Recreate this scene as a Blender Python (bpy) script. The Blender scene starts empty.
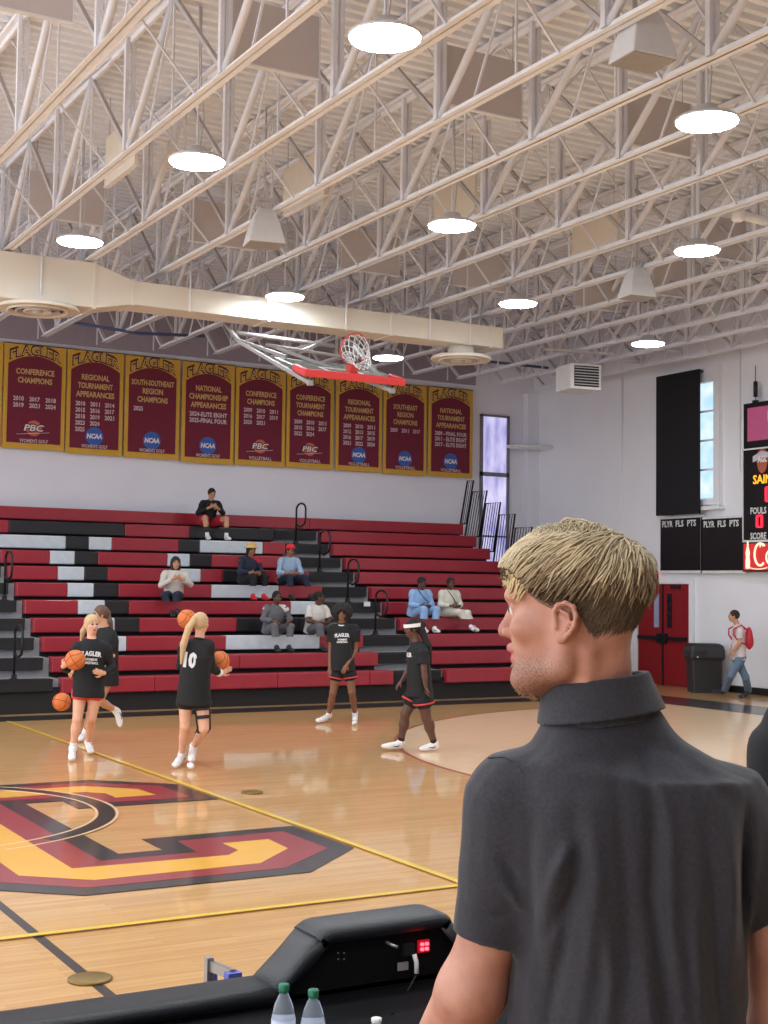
import bpy, bmesh, math, random
import numpy as np
from mathutils import Vector, Matrix
C = bpy.context.scene.collection
SC = bpy.context.scene
random.seed(7)
RNG = np.random.default_rng(11)

# ---------------------------------------------------------------- camera
CAM_H = 2.06
YAW, PITCH, ROLL = math.radians(29.797), math.radians(3.127), math.radians(0.717)
FPX, CX, CY = 1365.0, 384.0, 512.0
_fw = np.array([math.sin(YAW)*math.cos(PITCH), math.cos(YAW)*math.cos(PITCH), math.sin(PITCH)])
_r = np.array([math.cos(YAW), -math.sin(YAW), 0.0])
_u = np.cross(_r, _fw)
_c, _s = math.cos(ROLL), math.sin(ROLL)
RT, UP, FW = _c*_r+_s*_u, -_s*_r+_c*_u, _fw
CAMP = np.array([0, 0, CAM_H])
cd = bpy.data.cameras.new('camera'); cam = bpy.data.objects.new('camera', cd); C.objects.link(cam)
cd.sensor_fit = 'VERTICAL'; cd.sensor_height = 24.0; cd.lens = FPX/1024*24.0
cd.clip_start = 0.05; cd.clip_end = 200
cam.matrix_world = Matrix(((RT[0], UP[0], -FW[0], 0), (RT[1], UP[1], -FW[1], 0), (RT[2], UP[2], -FW[2], CAM_H), (0, 0, 0, 1)))
SC.camera = cam
def ray(px, py): return FW + (px-CX)/FPX*RT - (py-CY)/FPX*UP
def at_z(px, py, z=0.0):
    d = ray(px, py); return CAMP + (z-CAM_H)/d[2]*d
def at_y(px, py, y):
    d = ray(px, py); return CAMP + y/d[1]*d
def at_x(px, py, x):
    d = ray(px, py); return CAMP + x/d[0]*d
def fwd_of(p): return float((np.array(p)-CAMP) @ FW)

# ---------------------------------------------------------------- view, world
SC.view_settings.view_transform = 'Standard'; SC.view_settings.look = 'None'
SC.view_settings.gamma = 1.0; SC.view_settings.use_curve_mapping = False
SC.view_settings.exposure = 0.75
W = bpy.data.worlds.new('world'); SC.world = W; W.use_nodes = True
bg = W.node_tree.nodes['Background']
bg.inputs['Color'].default_value = (0.93, 0.95, 1.0, 1)
bg.inputs['Strength'].default_value = 1.6
LAMP_STRENGTH = 46.0
WINDOW_STRENGTH = 0.62

# ---------------------------------------------------------------- materials
def lin(c):
    o = []
    for v in c:
        v = v/255.0
        o.append(v/12.92 if v <= 0.04045 else ((v+0.055)/1.055)**2.4)
    return tuple(o)+(1,)
MATS = {}
def mat(name, col, rough=0.6, metal=0.0, var=0.06, scale=8.0, bump=0.0, bscale=60.0, emit=None, estr=1.0, coat=0.0, spec=0.5, stretch=None, trans=0.0):
    if name in MATS: return MATS[name]
    m = bpy.data.materials.new(name); m.use_nodes = True; nt = m.node_tree; N = nt.nodes; L = nt.links
    b = N['Principled BSDF']
    c = lin(col)
    tc = N.new('ShaderNodeTexCoord'); mp = N.new('ShaderNodeMapping')
    L.new(tc.outputs['Object'], mp.inputs['Vector'])
    if stretch: mp.inputs['Scale'].default_value = stretch
    ns = N.new('ShaderNodeTexNoise'); ns.inputs['Scale'].default_value = scale; ns.inputs['Detail'].default_value = 5
    L.new(mp.outputs[0], ns.inputs['Vector'])
    rp = N.new('ShaderNodeValToRGB')
    rp.color_ramp.elements[0].position = 0.3; rp.color_ramp.elements[1].position = 0.7
    rp.color_ramp.elements[0].color = tuple(max(0, x*(1-var)) for x in c[:3])+(1,)
    rp.color_ramp.elements[1].color = tuple(min(1, x*(1+var)) for x in c[:3])+(1,)
    L.new(ns.outputs['Fac'], rp.inputs['Fac']); L.new(rp.outputs['Color'], b.inputs['Base Color'])
    b.inputs['Roughness'].default_value = rough; b.inputs['Metallic'].default_value = metal
    b.inputs['Specular IOR Level'].default_value = spec
    b.inputs['Coat Weight'].default_value = coat; b.inputs['Coat Roughness'].default_value = 0.1
    if trans: b.inputs['Transmission Weight'].default_value = trans
    if bump:
        n2 = N.new('ShaderNodeTexNoise'); n2.inputs['Scale'].default_value = bscale; n2.inputs['Detail'].default_value = 4
        L.new(mp.outputs[0], n2.inputs['Vector'])
        bp = N.new('ShaderNodeBump'); bp.inputs['Strength'].default_value = bump; bp.inputs['Distance'].default_value = 0.01
        L.new(n2.outputs['Fac'], bp.inputs['Height']); L.new(bp.outputs['Normal'], b.inputs['Normal'])
    if emit is not None:
        b.inputs['Emission Color'].default_value = lin(emit); b.inputs['Emission Strength'].default_value = estr
    MATS[name] = m
    return m

# ---------------------------------------------------------------- object helpers
def tag(o, label=None, cat=None, group=None, kind=None):
    if label: o['label'] = label
    if cat: o['category'] = cat
    if group: o['group'] = group
    if kind: o['kind'] = kind
    return o
def thing(name, label, cat, loc=(0, 0, 0), rz=0.0, group=None):
    o = bpy.data.objects.new(name, None); C.objects.link(o); o.location = tuple(float(v) for v in loc); o.rotation_euler = (0, 0, rz)
    o.empty_display_size = 0.2
    return tag(o, label, cat, group)
class MB:
    def __init__(s): s.v = []; s.f = []; s.m = []; s.sm = []
    def add(s, v, f, mi=0, smooth=False):
        b = len(s.v); s.v += [tuple(map(float, p)) for p in v]
        s.f += [tuple(i+b for i in q) for q in f]; s.m += [mi]*len(f); s.sm += [smooth]*len(f); return s
    def box(s, a, b, mi=0):
        x0, y0, z0 = a; x1, y1, z1 = b
        v = [(x0, y0, z0), (x1, y0, z0), (x1, y1, z0), (x0, y1, z0), (x0, y0, z1), (x1, y0, z1), (x1, y1, z1), (x0, y1, z1)]
        return s.add(v, [(0, 3, 2, 1), (4, 5, 6, 7), (0, 1, 5, 4), (1, 2, 6, 5), (2, 3, 7, 6), (3, 0, 4, 7)], mi)
    def bar(s, p0, p1, w, h, up=(0, 0, 1), mi=0):
        p0 = np.array(p0, float); p1 = np.array(p1, float); d = p1-p0; d /= np.linalg.norm(d)
        a = np.cross(d, up)
        if np.linalg.norm(a) < 1e-4: a = np.cross(d, (1, 0, 0))
        a /= np.linalg.norm(a); b = np.cross(a, d)
        v = [p+sa*a*w/2+sb*b*h/2 for p in (p0, p1) for sa, sb in ((-1, -1), (1, -1), (1, 1), (-1, 1))]
        return s.add(v, [(0, 1, 2, 3), (7, 6, 5, 4), (0, 4, 5, 1), (1, 5, 6, 2), (2, 6, 7, 3), (3, 7, 4, 0)], mi)
    def tube(s, pts, r, n=8, mi=0, cap=True, closed=False):
        P = [np.array(p, float) for p in pts]; k = len(P)
        rs = r if hasattr(r, '__len__') else [r]*k
        base = None; v = []
        for i in range(k):
            if closed: t = P[(i+1) % k]-P[i-1]
            else: t = P[min(i+1, k-1)]-P[max(i-1, 0)]
            t = t/(np.linalg.norm(t)+1e-9)
            if base is None:
                base = np.cross(t, (0, 0, 1)) if abs(t[2]) < 0.9 else np.cross(t, (1, 0, 0))
            base = base-t*(base@t); base /= np.linalg.norm(base)+1e-9
            b2 = np.cross(t, base)
            for j in range(n):
                a = 2*math.pi*j/n; v.append(P[i]+rs[i]*(math.cos(a)*base+math.sin(a)*b2))
        f = []
        for i in range(k if closed else k-1):
            i2 = (i+1) % k
            for j in range(n):
                f.append((i*n+j, i*n+(j+1) % n, i2*n+(j+1) % n, i2*n+j))
        if cap and not closed: f.append(tuple(range(n))[::-1]); f.append(tuple((k-1)*n+j for j in range(n)))
        return s.add(v, f, mi, True)
    def lathe(s, prof, c=(0, 0, 0), n=32, mi=0, rx=1.0, ry=1.0):
        v = []; f = []
        for (r, z) in prof:
            for j in range(n):
                a = 2*math.pi*j/n; v.append((c[0]+r*math.cos(a)*rx, c[1]+r*math.sin(a)*ry, c[2]+z))
        for i in range(len(prof)-1):
            for j in range(n): f.append((i*n+j, i*n+(j+1) % n, (i+1)*n+(j+1) % n, (i+1)*n+j))
        f.append(tuple(range(n))[::-1]); f.append(tuple((len(prof)-1)*n+j for j in range(n)))
        return s.add(v, f, mi, True)
    def prism(s, poly, fn, mi=0, t=0.01):
        """poly: 2-D outline; fn(u, v, w) -> 3-D point; w runs 0..t"""
        n = len(poly); v = [fn(a, b, 0) for a, b in poly]+[fn(a, b, t) for a, b in poly]
        f = [tuple(range(n))[::-1], tuple(range(n, 2*n))]+[(i, (i+1) % n, n+(i+1) % n, n+i) for i in range(n)]
        return s.add(v, f, mi)
    def build(s, name, mats, parent=None, loc=None, bevel=0.0, smooth=None):
        me = bpy.data.meshes.new(name); me.from_pydata(s.v, [], s.f)
        for m in (mats if isinstance(mats, (list, tuple)) else [mats]): me.materials.append(m)
        me.polygons.foreach_set('material_index', s.m)
        me.polygons.foreach_set('use_smooth', s.sm if smooth is None else [smooth]*len(s.f))
        me.update()
        o = bpy.data.objects.new(name, me); C.objects.link(o)
        if parent: o.parent = parent
        if loc is not None: o.location = tuple(float(q) for q in loc)
        if bevel:
            b = o.modifiers.new('bevel', 'BEVEL'); b.width = bevel; b.segments = 2; b.limit_method = 'ANGLE'
        return o
def struct(name, mb, m, **k):
    o = mb.build(name, m, **k); o['kind'] = 'structure'; return o
def copy_tree(o, parent=None):
    c = o.copy(); C.objects.link(c); c.parent = parent
    for ch in list(o.children): copy_tree(ch, c)
    return c
_tc = {}
def text_verts(s, bold=0.0, shear=0.0, depth=0.0):
    """mesh of a line of writing: unit cap height, centred on x; returns verts(n,3), faces"""
    key = (s, bold, shear)
    if key in _tc: return _tc[key]
    cu = bpy.data.curves.new('t', 'FONT'); cu.body = s; cu.align_x = 'CENTER'; cu.size = 1.0; cu.resolution_u = 2
    cu.offset = bold; cu.shear = shear
    ob = bpy.data.objects.new('t', cu); C.objects.link(ob)
    dg = bpy.context.evaluated_depsgraph_get(); me = bpy.data.meshes.new_from_object(ob.evaluated_get(dg))
    v = np.array([tuple(q.co) for q in me.vertices]) if len(me.vertices) else np.zeros((0, 3))
    f = [tuple(p.vertices) for p in me.polygons]
    bpy.data.objects.remove(ob); bpy.data.curves.remove(cu); bpy.data.meshes.remove(me)
    _tc[key] = (v/np.array([0.7, 0.7, 1.0]) if len(v) else v, f); return _tc[key]
def put_text(mb, s, fn, u, v, h, w=None, mi=0, bold=0.02, shear=0.0, off=0.004, arch=0.0, align='c'):
    """write s on a surface; fn(u,v,w)->3D, h cap height, w total width"""
    V, F = text_verts(s, bold, shear)
    if not len(V): return
    V = V.copy(); x0, x1 = V[:, 0].min(), V[:, 0].max(); V[:, 0] -= (x0+x1)/2
    sx = h if w is None else w/(x1-x0); hw = (x1-x0)/2*sx
    ux = u if align == 'c' else u+hw
    pts = []
    for p in V:
        xx = p[0]*sx; yy = p[1]*h
        if arch: yy += arch*(1-(xx/hw)**2)
        pts.append(fn(ux+xx, v+yy, off))
    mb.add(pts, F, mi)
# ================================================================ THE HALL
YW, XR = 27.6, 20.1                     # rear wall, right wall
XL, YN = -7.0, -6.0                     # how far the hall runs to the left and behind the camera
ZC, ZT, ZD = 6.8, 8.12, 8.17            # truss bottom chord, top chord, roof deck
def wood_material():
    m = bpy.data.materials.new('maple_floor'); m.use_nodes = True; nt = m.node_tree; N = nt.nodes; L = nt.links; b = N['Principled BSDF']
    tc = N.new('ShaderNodeTexCoord')
    br = N.new('ShaderNodeTexBrick'); br.offset = 0.37; br.inputs['Scale'].default_value = 1.0
    br.inputs['Brick Width'].default_value = 1.1; br.inputs['Row Height'].default_value = 0.057; br.inputs['Mortar Size'].default_value = 0.0012
    br.inputs['Bias'].default_value = 0.0
    br.inputs['Color1'].default_value = lin((226, 180, 120)); br.inputs['Color2'].default_value = lin((212, 162, 102)); br.inputs['Mortar'].default_value = lin((178, 128, 76))
    L.new(tc.outputs['Object'], br.inputs['Vector'])
    mp = N.new('ShaderNodeMapping'); mp.inputs['Scale'].default_value = (0.6, 14, 1); L.new(tc.outputs['Object'], mp.inputs['Vector'])
    ns = N.new('ShaderNodeTexNoise'); ns.inputs['Scale'].default_value = 2.2; ns.inputs['Detail'].default_value = 6; L.new(mp.outputs[0], ns.inputs['Vector'])
    mx = N.new('ShaderNodeMixRGB'); mx.blend_type = 'MULTIPLY'; mx.inputs['Fac'].default_value = 0.55
    rp = N.new('ShaderNodeValToRGB'); rp.color_ramp.elements[0].color = (0.72, 0.66, 0.58, 1); rp.color_ramp.elements[0].position = 0.3
    rp.color_ramp.elements[1].color = (1, 1, 1, 1); rp.color_ramp.elements[1].position = 0.65
    L.new(ns.outputs['Fac'], rp.inputs['Fac']); L.new(br.outputs['Color'], mx.inputs['Color1']); L.new(rp.outputs['Color'], mx.inputs['Color2'])
    L.new(mx.outputs['Color'], b.inputs['Base Color'])
    b.inputs['Roughness'].default_value = 0.35; b.inputs['Coat Weight'].default_value = 0.75; b.inputs['Coat Roughness'].default_value = 0.05; b.inputs['Coat IOR'].default_value = 1.5
    n3 = N.new('ShaderNodeTexNoise'); n3.inputs['Scale'].default_value = 3.0; L.new(tc.outputs['Object'], n3.inputs['Vector'])
    bp = N.new('ShaderNodeBump'); bp.inputs['Strength'].default_value = 0.06; bp.inputs['Distance'].default_value = 0.02
    L.new(n3.outputs['Fac'], bp.inputs['Height']); L.new(bp.outputs['Normal'], b.inputs['Coat Normal'])
    return m
WOOD = wood_material()
def paint(name, col): return mat(name, col, rough=0.4, coat=0.7, var=0.04, scale=3)
P_BLACK = paint('court_black', (30, 27, 30)); P_RED = paint('court_maroon', (150, 42, 48)); P_GOLD = paint('court_gold', (240, 180, 62))
P_YEL = paint('court_yellow', (236, 200, 70)); P_RLINE = paint('court_red_line', (176, 82, 52)); P_LIGHT = paint('court_light_stain', (240, 204, 162))
WHITE_WALL = mat('wall_paint', (232, 232, 236), rough=0.75, var=0.02, scale=1.2, bump=0.15, bscale=30)
BACK_WALL = mat('rear_wall_paint', (230, 230, 240), rough=0.75, var=0.02, scale=1.2, bump=0.1, bscale=30)
DARKBAND = mat('upper_wall_grey', (150, 140, 152), rough=0.7, var=0.04)  # plain grey band, darker than the rear wall below it
CREAM = mat('roof_steel_cream', (232, 232, 236), rough=0.55, var=0.05, scale=5)
GREYST = mat('roof_steel_grey', (218, 218, 224), rough=0.55, var=0.06, scale=5)
DARKST = mat('roof_steel_dark', (184, 178, 178), rough=0.55, var=0.06, scale=5)
DECKM = mat('roof_deck', (236, 240, 248), rough=0.6, var=0.04, scale=2)
BLACKP = mat('black_plastic', (22, 22, 24), rough=0.45)
WHITEM = mat('white_metal', (225, 225, 225), rough=0.4)
GREYM = mat('grey_metal', (150, 150, 152), rough=0.35, metal=0.6)
DARKM = mat('black_steel', (30, 30, 32), rough=0.4, metal=0.3)

# ---- floor and its markings
fl = MB().box((XL, YN, -0.2), (XR+0.2, YW+0.2, 0.0)); FLOOR = struct('floor', fl, WOOD)
def flat(name, poly, m, z, label=None):
    mb = MB().prism(poly, lambda a, b, w: (a, b, z+w-0.002), t=0.002)
    o = mb.build(name, m, FLOOR)
    if label: o['label'] = label
    return o
def rect(x0, y0, x1, y1): return [(x0, y0), (x1, y0), (x1, y1), (x0, y1)]
def ring_arc(cx, cy, r, w, a0, a1, n=96):
    A = np.radians(np.linspace(a0, a1, n))
    return [(cx+(r+w/2)*math.cos(a), cy+(r+w/2)*math.sin(a)) for a in A]+[(cx+(r-w/2)*math.cos(a), cy+(r-w/2)*math.sin(a)) for a in A[::-1]]
HX, HY = 2.29, 12.45; BX = 15.13
A = np.radians(np.linspace(90, 270, 90))
flat('court_area', [(16.84, HY+6.75), (BX, HY+6.75)]+[(BX+6.75*math.cos(a), HY+6.75*math.sin(a)) for a in A]+[(16.84, HY-6.75)], P_LIGHT, 0.002, 'paler stained wood inside the three-point arc')
def quad_line(name, poly, m, z, label): return flat(name, poly, m, z, label)
quad_line('court_line', ring_arc(BX, HY, 6.75, 0.05, 90, 270), P_RLINE, 0.004, 'thin red three-point arc')
quad_line('court_line', rect(XL, 4.9, HX+9.0, 4.95), P_BLACK, 0.004, 'black near sideline')
quad_line('court_border', rect(XL, 20.36, 18.08, 21.08), P_BLACK, 0.004, 'black border along the bleachers')
quad_line('court_border', rect(16.84, 3.6, 18.08, 20.36), P_BLACK, 0.004, 'black border behind the baseline')
quad_line('court_line', rect(HX-0.03, 4.95, HX+0.03, 20.36), P_BLACK, 0.003, 'black half-court line')
# the big block letter of the centre-court emblem: mirrored outline about y = 11.44
MY = 11.44
def sym(low): return low+[(x, 2*MY-y) for x, y in low[::-1]]
flat('court_logo', sym([(3.50, MY), (3.50, 10.11), (3.86, 10.11), (3.86, 10.60), (5.23, 10.63), (5.23, 9.54), (4.51, 8.87), (2.85, 8.87), (2.10, 9.52), (2.10, MY)][0:1]+[(3.50, 10.11), (3.86, 10.11), (3.86, 10.60), (5.23, 10.63), (5.23, 9.54), (4.51, 8.87), (2.85, 8.87), (2.10, 9.52)]), P_BLACK, 0.006, 'black outline of the floor emblem')
flat('court_logo', sym([(3.29, MY), (3.29, 9.90), (4.06, 9.90), (4.09, 10.39), (5.03, 10.42), (5.03, 9.60), (4.40, 9.07), (2.94, 9.07), (2.34, 9.60)]), P_RED, 0.008, 'maroon band of the floor emblem')
flat('court_logo', sym([(3.02, MY), (3.02, 9.72), (4.22, 9.68), (4.37, 9.83), (4.37, 10.14), (4.77, 10.14), (4.74, 9.72), (4.31, 9.30), (3.05, 9.28), (2.62, 9.66)]), P_GOLD, 0.010, 'gold core of the floor emblem')
flat('court_line', ring_arc(HX, HY, 1.80, 0.14, -60, 60), P_BLACK, 0.012, 'black centre circle')
flat('court_line', ring_arc(HX, HY, 1.89, 0.025, -75, 62), P_LIGHT, 0.012, 'pale outer edge of the centre circle')
flat('court_line', ring_arc(HX, HY, 1.71, 0.025, -75, 62), P_LIGHT, 0.012, 'pale inner edge of the centre circle')
flat('court_line', rect(5.25, 8.03, 5.31, 20.3), P_YEL, 0.0145, 'yellow volleyball attack line')
flat('court_line', rect(-6.7, 7.97, 11.3, 8.03), P_YEL, 0.0140, 'yellow volleyball sideline')
PLATE = mat('floor_plate_bronze', (130, 104, 50), rough=0.4, metal=0.5)
for i, (px, py, r, lb) in enumerate(((90, 980, 0.115, 'round bronze floor plate on the half-court line'), (252, 793, 0.11, 'small dark round floor plate beyond the yellow attack line'))):
    p = at_z(px, py)
    o = MB().lathe([(r*0.0+0.001, 0.016), (r*0.9, 0.016), (r, 0.012), (r, 0.001)], (0, 0, 0), 32).build('floor_plate', PLATE, loc=(p[0], p[1], 0))
    tag(o, lb, 'floor plate')

# ---- walls
struct('wall_back', MB().box((XL, YW, -0.2), (XR+0.2, YW+0.2, 8.6)), BACK_WALL)
struct('wall_right', MB().box((XR, YN, -0.2), (XR+0.2, YW, 8.6)), WHITE_WALL)
struct('wall_front_unseen', MB().box((XL, YN-0.2, -0.2), (XR+0.2, YN, 8.6)), mat('front_wall_unseen_dark', (120, 108, 108), rough=0.8))  # unseen wall behind the camera, added dark to cut light from behind
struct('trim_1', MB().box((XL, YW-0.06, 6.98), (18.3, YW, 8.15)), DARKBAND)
struct('trim_2', MB().box((19.75, YW-0.22, 0), (XR, YW, 6.9)), BACK_WALL)
bb0 = at_x(691, 686, XR)[1]
struct('baseboard_right', MB().box((XR-0.03, YN, 0), (XR, bb0-0.15, 0.14)), BLACKP)

# ---- corrugated roof deck (ribs run along x)
def deck():
    mb = MB(); prof = []; y = YN; p = 0.2
    while y < YW:
        prof += [(y, ZD+0.075), (y+0.08, ZD+0.075), (y+0.10, ZD), (y+0.18, ZD)]; y += p
    v = []; f = []
    for (yy, zz) in prof: v += [(XL, yy, zz), (XR+0.2, yy, zz)]
    for i in range(len(prof)-1): f.append((2*i, 2*i+1, 2*i+3, 2*i+2))
    k = len(v)
    v += [(XL, YN, ZD+0.12), (XR+0.2, YN, ZD+0.12), (XR+0.2, YW, ZD+0.12), (XL, YW, ZD+0.12)]; f.append((k, k+1, k+2, k+3))
    mb.add(v, f); return struct('ceiling', mb, DECKM)
deck()

# ---- roof trusses: each one a thing with chords and web bars
XT = [6.08+1.19*i for i in range(-2, 12)]
NODE = [8.96+2.69*j for j in range(-4, 7)]
YE = 26.0
def chord_mesh(z):
    mb = MB()
    for s in (-1, 1):
        mb.box((s*0.008 if s > 0 else -0.066, YN, z-0.035), (0.066 if s > 0 else -0.008, YE, z-0.028))
        mb.box((s*0.008 if s > 0 else -0.015, YN, z-0.035), (0.015 if s > 0 else -0.008, YE, z+0.035))
    return mb
bot = None
def make_truss(x):
    t = thing('roof_truss', '', 'roof truss', (x, 0, 0))
    b = chord_mesh(ZC+0.035).build('bottom_chord', CREAM, t)
    tp = MB().box((-0.07, YN, ZT-0.01), (0.07, YW, ZT+0.035)).box((-0.015, YN, ZT-0.07), (0.015, YW, ZT-0.01)).build('top_chord', CREAM, t)
    MB().bar((0, 0, 0), (0, YW-0.1-YE, ZT-ZC-0.1), 0.06, 0.05).build('end_strut', GREYST, t, loc=(0, YE-0.05, ZC+0.05))
    for y in NODE:
        if y < 3: continue
        MB().tube([(0, 0, ZC+0.05), (0, -1.345, ZT-0.04)], 0.042, 10).build('web_tube', GREYST, t, loc=(0, y, 0))
        MB().bar((0, 0, ZC+0.05), (0, 1.345, ZT-0.04), 0.045, 0.045).build('web_bar', DARKST, t, loc=(0, y, 0))
        MB().box((-0.06, -0.03, ZC+0.03), (-0.02, 0.03, ZT)).box((0.02, -0.03, ZC+0.03), (0.06, 0.03, ZT)).build('web_post', GREYST, t, loc=(0, y, 0))
        MB().bar((0, 1.345, ZC+0.03), (0, 1.345, ZT), 0.02, 0.02).build('web_rod', GREYST, t, loc=(0, y, 0))
        MB().bar((0, -1.345, ZT-0.04), (0, -0.62, ZC+0.03), 0.022, 0.022).build('web_rod', GREYST, t, loc=(0, y, 0))
    return t
T0 = make_truss(XT[0])
TR_LAB = ['leftmost whitish steel roof truss, crossing the upper left corner', 'second whitish steel roof truss counted from the upper left corner', 'third whitish steel roof truss counted from the upper left corner', 'fourth whitish steel roof truss counted from the upper left corner', 'fifth whitish steel roof truss counted from the upper left corner', 'sixth whitish steel roof truss counted from the upper left corner', 'seventh whitish steel roof truss counted from the upper left corner', 'seventh whitish steel roof truss counted from the right wall', 'sixth whitish steel roof truss counted from the right wall', 'fifth whitish steel roof truss counted from the right wall', 'fourth whitish steel roof truss counted from the right wall', 'third whitish steel roof truss counted from the right wall', 'second whitish steel roof truss counted from the right wall', 'last whitish steel roof truss, close along the right wall']
for i, x in enumerate(XT):
    t = T0 if i == 0 else copy_tree(T0); t.location.x = x; t['label'] = TR_LAB[i]; t['category'] = 'roof truss'; t['group'] = 'roof trusses'
# thin cross bracing between trusses, one run per line
names = ['nearest overhead', 'second from the front', 'third from the front', 'fourth from the front', 'fifth from the front', 'sixth from the front', 'last before the banners']
for q, y in enumerate([n+0.62 for n in NODE[3:10]]):
    mb = MB()
    for i in range(len(XT)-1):
        x0, x1 = XT[i], XT[i+1]
        mb.bar((x0+0.02, y, ZC+0.03), (x1-0.02, y, ZT-0.03), 0.022, 0.022)
        mb.bar((x0+0.02, y+0.03, ZT-0.03), (x1-0.02, y+0.03, ZC+0.03), 0.022, 0.022)
    tag(mb.build('cross_bracing', GREYST), 'run of thin crossed braces between the roof trusses, '+names[q], 'bracing', 'cross bracing runs')

# ---- acoustic boards hung between the trusses
PAN1 = mat('board_taupe', (196, 186, 184), rough=0.8, var=0.02); PAN2 = mat('board_beige', (222, 210, 192), rough=0.8, var=0.02)
def panel_x(px, py, label, w=1.05, h=0.62):
    p = at_z(px, py, 7.06)
    t = thing('acoustic_board', label, 'acoustic panel', (p[0], p[1], 7.06), 0, 'acoustic boards in the roof')
    MB().box((-w, -0.02, 0), (0, 0.02, h)).build('board', PAN1, t, bevel=0.004)
    MB().box((-w, -0.03, -0.015), (0.01, 0.03, 0.0)).box((0, -0.03, 0), (0.015, 0.03, h)).build('edge_frame', GREYST, t)
    MB().tube([(-w+0.1, 0, h), (-w+0.1, 0, ZD-7.06)], 0.006, 5).tube([(-0.1, 0, h), (-0.1, 0, ZD-7.06)], 0.006, 5).build('hanger', DARKST, t)
for px, py, lb in ((72, 23, 'taupe roof board cut by the upper left corner'), (317.5, 79, 'large taupe board between trusses at the top left of the big light'), (520, 120, 'taupe board right of the big top light'),
                   (689, 157, 'taupe board behind the upper right light'), (103, 226, 'taupe board above the left end of the duct'), (398, 276, 'beige board hanging right of the light above the duct'),
                   (255, 250, 'taupe board behind the small left speaker'), (745, 262, 'beige board behind the middle right light'), (505, 292, 'beige board left of the small right speaker'),
                   (620, 312, 'beige board below the small right speaker'), (700, 300, 'beige board right of the small right speaker')):
    panel_x(px, py, lb)
def panel_y(p0, p1, label, h=0.62):
    a = at_z(*p0, 7.06); b = at_z(*p1, 7.06); Ln = abs(b[1]-a[1])
    t = thing('acoustic_board', label, 'acoustic panel', (a[0], min(a[1], b[1]), 7.06), 0, 'acoustic boards in the roof')
    MB().box((-0.02, 0, 0), (0.02, Ln, h)).build('board', PAN2, t, bevel=0.004)
    MB().box((-0.035, 0, -0.015), (0.035, Ln, 0.0)).build('edge_frame', CREAM, t)
    MB().tube([(0, 0.1, h), (0, 0.1, ZD-7.06)], 0.006, 5).tube([(0, Ln-0.1, h), (0, Ln-0.1, ZD-7.06)], 0.006, 5).build('hanger', DARKST, t)
panel_y((106, 187), (139, 164), 'beige board seen edge-on left of the upper left light')
panel_y((284, 216), (325, 194), 'beige board hanging above the small left speaker')
panel_y((573, 261), (622, 247), 'beige board left of the middle right light')
panel_y((434, 232), (478, 215), 'small beige board near the centre light')

# ---- hanging LED lights
LENS = mat('led_lens', (255, 255, 250), rough=0.5, emit=(236, 247, 255), estr=LAMP_STRENGTH)
HOUSING = mat('lamp_housing', (205, 205, 205), rough=0.4, metal=0.2)
def make_light():
    t = thing('ceiling_light', '', 'ceiling light')
    MB().lathe([(0.02, 0.16), (0.10, 0.15), (0.13, 0.07), (0.27, 0.045), (0.305, 0.02), (0.305, 0.0), (0.28, 0.004)], n=40).build('housing', HOUSING, t)
    MB().lathe([(0.29, 0.003), (0.285, -0.012), (0.2, -0.02), (0.001, -0.022)], n=40).build('lens', LENS, t)
    MB().tube([(0, 0, 0.15), (0, 0, ZD-6.5)], 0.012, 6).build('hanging_rod', GREYST, t)
    MB().tube([(0.03, 0, 0.15), (0.08, 0.02, 0.5), (0.03, 0.0, 0.9), (0.02, 0, ZD-6.5)], 0.006, 5).build('power_cable', DARKST, t)
    return t
L0 = make_light()
lights = [(385, 38, 'largest round ceiling light at the top centre'), (197, 162, 'round ceiling light at upper left below the first truss'), (80, 242, 'round ceiling light above the left of the duct'),
          (285, 297, 'round ceiling light in front of the long duct'), (452, 226, 'round ceiling light at the middle of the roof'), (518, 304, 'round ceiling light just right of the duct end'),
          (388, 358, 'round ceiling light behind the basketball rim under the duct'), (707, 122, 'round ceiling light at upper right under the large speaker'), (697, 251, 'round ceiling light at right below the taupe board'),
          (648, 344, 'round ceiling light near the black wall curtain'), (-1, 300, 'round ceiling light cut by the left edge by the air diffuser')]
pos = [(at_z(px, py, 6.5), lb) for px, py, lb in lights]
for (x, y) in ((5.3, 5.4), (9.0, 5.5), (12.6, 5.4), (16.2, 5.4), (16.2, 9.5), (16.2, 13.3), (1.6, 9.4), (1.6, 5.4), (-2.4, 5.4), (-2.4, 9.4), (-2.4, 13.3), (1.6, 13.3), (1.6, 17.3), (-2.4, 17.3), (5.3, 1.2), (9.0, 1.2), (12.6, 1.2), (1.6, 1.2)):
    pos.append((np.array([x, y, 6.5]), 'round ceiling light over a part of the court outside the photo'))
for i, (p, lb) in enumerate(pos):
    t = L0 if i == 0 else copy_tree(L0); t.location = tuple(map(float, p)); t['label'] = lb; t['category'] = 'ceiling light'; t['group'] = 'hanging LED lights' if i < 11 else 'unseen hanging lights'

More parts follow.
